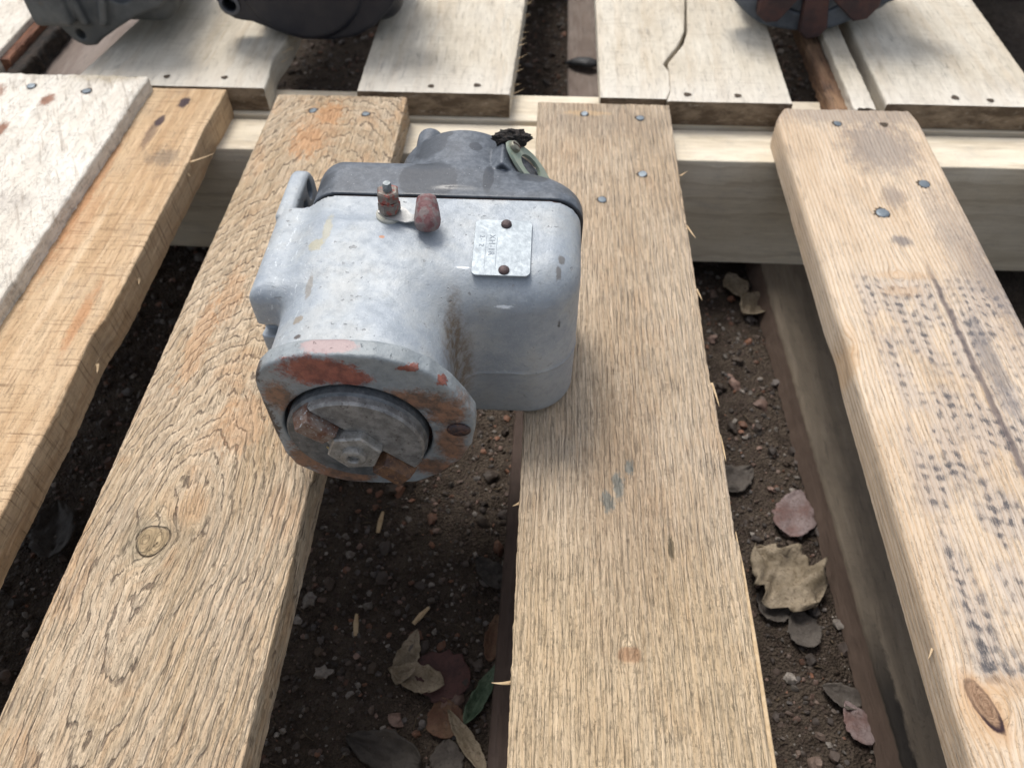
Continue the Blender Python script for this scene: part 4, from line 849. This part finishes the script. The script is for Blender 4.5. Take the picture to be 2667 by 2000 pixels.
# grounding stud with nuts, strap and boot
SX, SY, SZ = -60.3, 242.6, 84.4
up_ = frame((SX, SY, SZ), (0.03, -.02, 1))
MB().rev([(5.6, -1), (5.6, 2.6), (5.0, 3.2), (2.2, 3.2)], 28, up_).build('insulating_washer', M['washer'], mag)
MB().prism(hexa(4.4, 12), 4.0, 8.4, up_, .5).build('lower_nut', M['rednut'], mag, sharp=25)
MB().rev([(3.9, 8.4), (4.1, 8.8), (3.9, 9.4)], 24, up_).build('lock_washer', M['rednut'], mag)
MB().prism(hexa(4.5, 38), 9.4, 14.0, up_, .6).build('upper_nut', M['rednut'], mag, sharp=25)
MB().rev([(1.8, 3), (1.8, 14.5), (1.65, 14.8), (1.8, 15.1), (1.65, 15.4), (1.8, 15.7), (1.65, 16.0), (1.8, 16.3), (1.4, 17.2), (.02, 17.2)], 16, up_, cap=False).build('threaded_stud', M['thread'], mag, sharp=30)
b = MB(); pts = [(-64.5, 243.5, 88.1), (-60, 242.5, 88.0), (-55.5, 240.5, 88.0), (-52.5, 239.2, 87.2), (-49.5, 238.5, 88.2), (-46, 238.2, 90.5)]; wd = [2.0, 4.4, 3.8, 3.0, 2.6, 2.4]; V = []
for i, p in enumerate(pts):
    t = np.array(pts[min(i + 1, 5)], float) - np.array(pts[max(i - 1, 0)], float); s_ = np.cross(t, (0, 0, 1)); s_ /= np.linalg.norm(s_)
    for sg in (-1, 1):
        for dz in (-.25, .25): V.append(np.array(p) + s_ * wd[i] * sg + np.array((0, 0, dz)) + (0, 0, sg * .25 * (i > 2)))
F = []
for i in range(5):
    a = i * 4; c = a + 4
    F += [(a, a + 2, c + 2, c), (a + 1, c + 1, c + 3, a + 3), (a, c, c + 1, a + 1), (a + 2, a + 3, c + 3, c + 2)]
F += [(0, 1, 3, 2), (20, 22, 23, 21)]
b.add(V, F); b.build('contact_strap', M['strip'], mag, sharp=40)
bt = MB(); prof = [(2.4, -1.4), (3.4, -.9), (3.8, 0), (4.3, 2), (4.9, 5.5), (5.25, 8), (5.0, 10.0), (4.2, 11.4), (2.9, 12.3), (1.4, 12.7), (.02, 12.8)]
bt.rev(prof, 28, frame((-44.9, 241.5, 95.2), (.06, -.62, -.5), (1, 0, 0)), cap=True)
V = np.array(bt.V); V += .22 * np.stack([fbm(V[:, 0] * .6 + 3, V[:, 1] * .6 + V[:, 2], 91), fbm(V[:, 1] * .6, V[:, 2] * .6, 92), fbm(V[:, 2] * .6, V[:, 0] * .6, 93)], 1)
bt.V = [tuple(v) for v in V.tolist()]; bt.build('terminal_boot', M['boot'], mag, sharp=60)

# cable outlet clamp on the cap: plate tilted 45 degrees to the right
PO = (-14 + 6.9 / math.sqrt(2) + 2.4, 284.5, 77 + 6.9 / math.sqrt(2) - 1.6)
FO = frame(PO, (1, -.10, 1), (1, -.28, -1))
n = 40; th_ = np.linspace(0, 2 * math.pi, n, endpoint=False)
def plate_out(t):      # lozenge shaped clamp outline
    lx, ly = 14.6, 8.6; x = lx * np.cos(t); y = ly * np.sin(t); k = np.maximum(1 - (np.abs(x) / lx) ** 1.6, 0) ** .62
    return x, np.sign(np.sin(t)) * np.maximum(ly * k, np.where(np.abs(x) > 8.5, np.sqrt(np.maximum(3.3 ** 2 - np.maximum(np.abs(x) - 11.0, 0) ** 2, 0)), 0)) * np.minimum(1, np.abs(np.sin(t)) * 3)
ox, oy = plate_out(th_); ix, iy = 6.0 * np.cos(th_), 5.2 * np.sin(th_)
V = [(ox[k], oy[k], z) for z in (0, 1.5) for k in range(n)] + [(ix[k], iy[k], z) for z in (0, 1.5) for k in range(n)]
F = []
for k in range(n):
    j = (k + 1) % n
    F += [(k, j, n + j, n + k), (n + k, n + j, 3 * n + j, 3 * n + k), (3 * n + k, 3 * n + j, 2 * n + j, 2 * n + k), (2 * n + k, 2 * n + j, j, k)]
MB().add(xf(V, FO), F).build('clamp_plate', M['zincgreen'], mag, sharp=30)
MB().rev([(5.5, -1.0), (4.5, -.4), (.02, -.2)], 24, FO, cap=False).build('cable_plug', M['darkrubber'], mag)
for sx_, ry in ((-10.9, 0.3), (11.2, 1.1)):
    Fs = FO @ Matrix.Translation((sx_, 0, 1.5)) @ Matrix.Rotation(ry, 4, 'Z')
    MB().rev([(2.7, 0), (2.75, .9), (2.3, 1.7), (1.3, 2.0), (.02, 2.05)], 24, Fs, cap=False).build('clamp_screw', M['zincscrew'], mag)
    MB().prism([(-2.3, -.35), (2.3, -.35), (2.3, .35), (-2.3, .35)], 1.95, 2.12, Fs).build('screw_slot', M['gasket'], mag)
# crumbled rubber boot end behind the upper screw
V0, F0 = ico(4); W = V0 * np.array((7.6, 4.2, 4.0)); nn = fbm(V0[:, 0] * 3 + 5, V0[:, 1] * 3 + V0[:, 2] * 2.3, 77, 4) + .5 * fbm(V0[:, 2] * 9, V0[:, 0] * 9, 79, 2); W = W * (1 + .30 * nn[:, None]) + (-14.5, 294.0, 88.6)
mesh('crumbled_rubber', W / 1000, F0, M['rubber'], mag, sharp=20)

# ================================================================== MACHINE PARTS BEHIND
def sdfobj(name, fn, lo, hi, hh, mat, parent, it=2):
    X, Y, Z = grid(lo, hi, hh); V, Q = surface_nets(fn(X, Y, Z) + 0 * (X + Y + Z), lo, hh); o = mesh(name, V / 1000, Q, mat, parent, sharp=None)
    m = o.modifiers.new('soften', 'SMOOTH'); m.factor = .5; m.iterations = it; return o
# oily black magneto, flange towards us
m2 = empty('magneto', (-.172, .60, 0), 'oily blue-black magneto with a drilled lug on its left, across two far boards', 'magneto')
P2 = [(-242, 60), (-240, 34), (-236, 20), (-228, 14.5), (-216, 13), (-206, 9), (-196, 4.5), (-181, .8), (-158, .6), (-140, 4), (-126, 12), (-112, 26), (-96, 48), (-88, 70), (-96, 96), (-130, 112), (-180, 118), (-225, 100)]
def f_m2(X, Y, Z):
    px, pz = np.meshgrid(X[:, 0, 0], Z[0, 0, :], indexing='ij'); d2 = polysdf(px, pz, P2)[:, None, :]
    f = ri2(d2, np.abs(Y - 555) - 6.5, 2.0)
    b_ = rbox(X, Y, Z, (-222, 560, 6), (-108, 640, 108), 16); f = su(f, b_, 5)
    dc = ri2(np.hypot(X + 175, Z - 48) - 45.5, np.abs(Y - 552) - 6, 2.0); f = np.minimum(f, dc)
    f = np.maximum(f, -np.maximum(np.hypot(X + 229, Z - 26) - 5, Y - 560)); return f
sdfobj('housing', f_m2, (-248, 540, -4), (-82, 646, 124), 1.4, M['m2'], m2)
MB().rev([(7.2, 0), (7.6, .8), (5.2, 1.4), (4.9, .2)], 28, frame((-229, 548.4, 26), (0, -1, 0), (1, 0, 0)), cap=False).build('lug_face', M['m2f'], m2)
# grey casting at far left
m1 = empty('magneto', (-.31, .58, 0), 'grimy grey casting with a drilled corner lug, at the top left', 'magneto')
P1 = [(-356, 46), (-356, 24), (-350, 12), (-345, 4), (-338, .6), (-330, 1.5), (-324, 6), (-310, 14), (-293, 23), (-272, 30), (-262, 40), (-262, 70), (-300, 96), (-350, 90)]
def f_m1(X, Y, Z):
    px, pz = np.meshgrid(X[:, 0, 0], Z[0, 0, :], indexing='ij'); d2 = polysdf(px, pz, P1)[:, None, :]
    f = ri2(d2, np.abs(Y - 538) - 6, 2.0)
    b_ = rbox(X, Y, Z, (-346, 545, 10), (-272, 640, 88), 14); f = su(f, b_, 6)
    for cx_, tilt in ((-312, .35), (-330, -.1)):
        r_ = ri2(np.abs(X - cx_ - (Z - 30) * tilt) - 3.2, np.abs(Y - 532) - 6, 2.0); r_ = ri2(r_, np.abs(Z - 40) - 22, 3); f = su(f, r_, 3)
    bl = rbox(X, Y, Z, (-362, 520, 20), (-334, 545, 60), 4); f = su(f, bl, 3)
    f = np.maximum(f, -np.maximum(np.hypot(X + 338, Z - 10) - 3.4, Y - 546)); f = np.maximum(f, -np.maximum(np.hypot(X + 299, Z - 44) - 11, Y - 536)); return f
sdfobj('housing', f_m1, (-368, 514, -4), (-256, 646, 102), 1.4, M['m1'], m1)
# blue-grey one with brown dogs and a pale disc
m3 = empty('magneto', (.20, .63, 0), 'blue-grey magneto with rust-brown drive dogs and pale disc, at the top right', 'magneto')
P3 = [(124, 50), (128, 30), (134, 22), (146, 12), (156, 6), (164, 3.4), (180, 1.2), (195, .6), (210, 3), (222, 9), (236, 18), (252, 26), (270, 40), (276, 70), (250, 100), (200, 112), (150, 100), (128, 75)]
def f_m3(X, Y, Z):
    px, pz = np.meshgrid(X[:, 0, 0], Z[0, 0, :], indexing='ij'); d2 = polysdf(px, pz, P3)[:, None, :]
    f = ri2(d2, np.abs(Y - 584) - 7, 2.0); b_ = rbox(X, Y, Z, (142, 588, 6), (256, 670, 104), 16); f = su(f, b_, 5)
    f = np.maximum(f, -np.maximum(np.hypot(X - 190, Z - 52) - 38, Y - 580)); return f
sdfobj('housing', f_m3, (118, 572, -4), (282, 676, 118), 1.4, M['m3'], m3)
F3m = frame((190, 580, 52), (0, -1, 0), (1, 0, 0))
MB().rev([(37, 0), (37, 2.5), (36, 3.2), (.02, 3.2)], 48, F3m, cap=False).build('coupling_disc', M['m3'], m3)
MB().rev([(27, 3), (27, 8), (25.5, 9.5), (.02, 9.5)], 48, F3m @ Matrix.Translation((0, 3, 0)), cap=False).build('pale_disc', M['m3d'], m3)
for ang, r1, w_ in ((-84, 54, 10), (-132, 53, 11), (-38, 56, 12), (50, 48, 12), (140, 48, 12)):
    A = F3m @ Matrix.Rotation(math.radians(ang), 4, 'Z')
    MB().prism([(24, -w_), (r1 - 6, -w_), (r1, -w_ * .4), (r1 - 1, w_ * .5), (r1 - 7, w_), (24, w_ * .7)], 1.5, 9.5, A, 1.2).build('drive_dog', M['m3r'], m3, sharp=30)

# ================================================================== LEAVES AND LITTER
def leaf(x, y, L, W_, rot, mt, label, seed, curl=.5, fold=.3, lift=2.0, crump=1.2, teeth=.12, name='dry_leaf', tilt=0.0, cat='leaf'):
    ns, ntt = 26, 13; s_ = np.linspace(0, 1, ns); t_ = np.linspace(-1, 1, ntt); S_, T_ = np.meshgrid(s_, t_, indexing='ij')
    wdt = W_ * .5 * np.sin(np.pi * np.clip(S_ ** .8, 0, 1)) ** .75 * (1 + teeth * vn(S_ * 16, np.sign(T_) * 3, seed)) + .15
    X_ = T_ * wdt; Y_ = (S_ - .5) * L
    Z_ = fold * np.abs(X_) + curl * ((S_ - .5) * 2) ** 2 * L * .25 + crump * fbm(S_ * 4 + seed, T_ * 2.2, seed, 3) + lift
    Z_ += tilt * X_ + crump * .55 * (1 - 2 * np.abs(fbm(S_ * 9 + seed, T_ * 4, seed + 3, 2))) * .6
    c, s0 = math.cos(rot), math.sin(rot); gx = x + X_ * c - Y_ * s0; gy = y + X_ * s0 + Y_ * c
    Z_ = Z_ - Z_.min() + gheight(np.array(x / 1000.), np.array(y / 1000.)) * 1000 + lift * .6 + 1.2
    i, k = np.meshgrid(np.arange(ns - 1), np.arange(ntt - 1), indexing='ij'); a = (i * ntt + k).ravel()
    o = mesh(name, np.stack([gx, gy, Z_], -1).reshape(-1, 3) / 1000, np.stack([a, a + 1, a + ntt + 1, a + ntt], 1), LM[mt], None, (x / 1000, y / 1000, GZ), sharp=None)
    so_ = o.modifiers.new('thick', 'SOLIDIFY'); so_.thickness = .0003
    return tag(o, label, cat)
leaf(-44, 133, 32, 26, 1.2, 'red', 'dark red oval leaf lying partly under the curled tan leaf', 102, .1, .05, .6, .8)
leaf(-62, 140, 30, 12, -.25, 'tan', 'curled tan leaf standing up against the dark red leaf', 101, .9, .8, 2, 1.6)
leaf(-56, 130, 30, 14, 1.35, 'tan', 'pointed tan leaf lying at the foot of the curled tan leaf', 112, .6, .5, 2, 1.6)
leaf(-22, 124, 34, 8, -.45, 'green', 'faded green curled leaf against the bottom board edge', 103, .5, .9, 2, 1.2, name='green_leaf')
leaf(140, 193, 44, 40, .7, 'tan', 'large crumpled pale tan leaf on the soil right of the middle board', 104, .35, .25, 2, 8, .35)
leaf(135, 180, 24, 20, -.6, 'grey', 'dull brown leaf fragment under the large crumpled tan leaf', 114, .2, .2, .8, 2.0)
leaf(155, 236, 34, 24, -.35, 'pink', 'pinkish grey oval leaf beside the grimy bottom board', 105, .2, .15, 2, 1.2)
leaf(147, 166, 22, 18, .3, 'grey', 'small rounded brown leaf below the large crumpled tan leaf', 106, .3, .1, 1.5, 1.0)
leaf(-28, 101, 34, 8, .65, 'tan', 'narrow folded tan leaf near the bottom of the gap', 107, .6, .9, 2, 1.2)
leaf(-37, 94, 18, 16, .1, 'grey', 'small grey-brown leaf beside the narrow folded tan leaf', 108, .2, .2, 1, 1.2)
leaf(160, 132, 20, 12, 1.1, 'grey', 'grey wedge-shaped leaf low in the right-hand gap', 109, .2, .5, 2, 1.0)
leaf(165, 119, 22, 14, .4, 'pink', 'small pinkish leaf against the waney edge of the bottom board', 110, .2, .2, 2, 1.0)
leaf(146, 430, 26, 18, .2, 'tan', 'tan leaf in the dark below the pallet stringer', 111, .4, .4, 3, 2)
leaf(158, 408, 30, 20, -.8, 'tan', 'tan leaf leaning on the far end of the grimy bottom board', 121, .4, .4, 3, 3)
leaf(-277, 205, 40, 24, .3, 'dark', 'grey-brown leaf in the dark gap at the left', 122, .3, .3, 2, 2)
leaf(-18, 153, 26, 9, -.1, 'orange', 'orange-brown leaf tucked beside the bottom board below the magneto', 123, .3, .5, 2, 1)
leaf(-68, 95, 40, 18, 1.3, 'dark', 'dark wrinkled leaf at the bottom edge of the picture', 124, .2, .3, 1.5, 3)
leaf(-22, 190, 24, 14, .8, 'dark', 'pale grey leaf under the magneto flange', 125, .2, .3, 1.5, 3)
leaf(125, 260, 26, 18, -.9, 'grey', 'greyish leaf in the shadowed part of the right-hand gap', 126, .2, .3, 1.5, 3)
leaf(-40, 112, 20, 18, .4, 'orange', 'brown leaf scrap between the green leaf and the narrow tan leaf', 127, .2, .3, 1.0, 1.5)
sc_ = MB().tube([(18, 722, -104), (28, 716, -100), (40, 712, -99), (52, 714, -101)], [2, 7, 8, 3], 8, .5); V = np.array(sc_.V); V += 1.2 * np.stack([fbm(V[:, 0] * .2, V[:, 1] * .2, 5), fbm(V[:, 1] * .2, V[:, 2] * .2, 6), 0 * V[:, 0]], 1); sc_.V = [tuple(v) for v in V.tolist()]
tag(sc_.build('black_scrap', M['scrap'], None, (.035, .715, -.105), sharp=None), 'crumpled black scrap on the lower board seen through the far gap', 'scrap')
# sticks and chips
lt = MB()
for k in range(900):
    x, y = rng.uniform(-290, 330), 50 + 650 * rng.random() ** 1.3; a_ = rng.uniform(0, 6.28); L = rng.uniform(2, 9) if k % 12 else rng.uniform(12, 26); z = gheight(np.array(x / 1000.), np.array(y / 1000.)) * 1000 + .5
    b_ = rng.uniform(-.5, .5); lt.tube([(x, y, z), (x + L * .5 * math.cos(a_), y + L * .5 * math.sin(a_), z + rng.uniform(0, 1.2)), (x + L * math.cos(a_ + b_), y + L * math.sin(a_ + b_), z)], [.25, rng.uniform(.25, .7), .15], 3, .6)
M['litter'] = simple('brown_litter', (0.045, 0.032, 0.022), (0.13, 0.095, 0.06), 30, .9, 0, .0002)
tag(lt.build('litter', M['litter'], None, sharp=None), 'fine twigs and bark crumbs strewn over the soil', 'litter', kind='stuff')
for x, y, L, a_, mt, lb in ((-90, 214, 14, 1.5, 'splinter', 'pale wood chip standing on the soil under the rusty flange'), (-62, 160, 12, .9, 'splinter', 'small wood chip on the soil above the curled tan leaf'), (-92, 152, 12, 1.7, 'splinter', 'short reddish wood chip near the orange board edge')):
    z = gheight(np.array(x / 1000.), np.array(y / 1000.)) * 1000 + 1.5
    tag(MB().tube([(x, y, z), (x + L * .5 * math.cos(a_), y + L * .5 * math.sin(a_), z + 1), (x + L * math.cos(a_), y + L * math.sin(a_), z + .3)], [1.2, 1.6, .8], 5, .5).build('wood_chip', M[mt], None, (x / 1000, y / 1000, GZ)), lb, 'wood chip')

for o in list(COL.objects):
    if o.parent is None and o.get('category') == 'leaf': o['group'] = 'dead leaves lying on the soil'
    if o.parent is None and o.get('category') == 'magneto': o['group'] = 'magnetos lying on the pallets'
    if o.parent is None and o.get('category') == 'wood chip': o['group'] = 'wood chips on the soil'
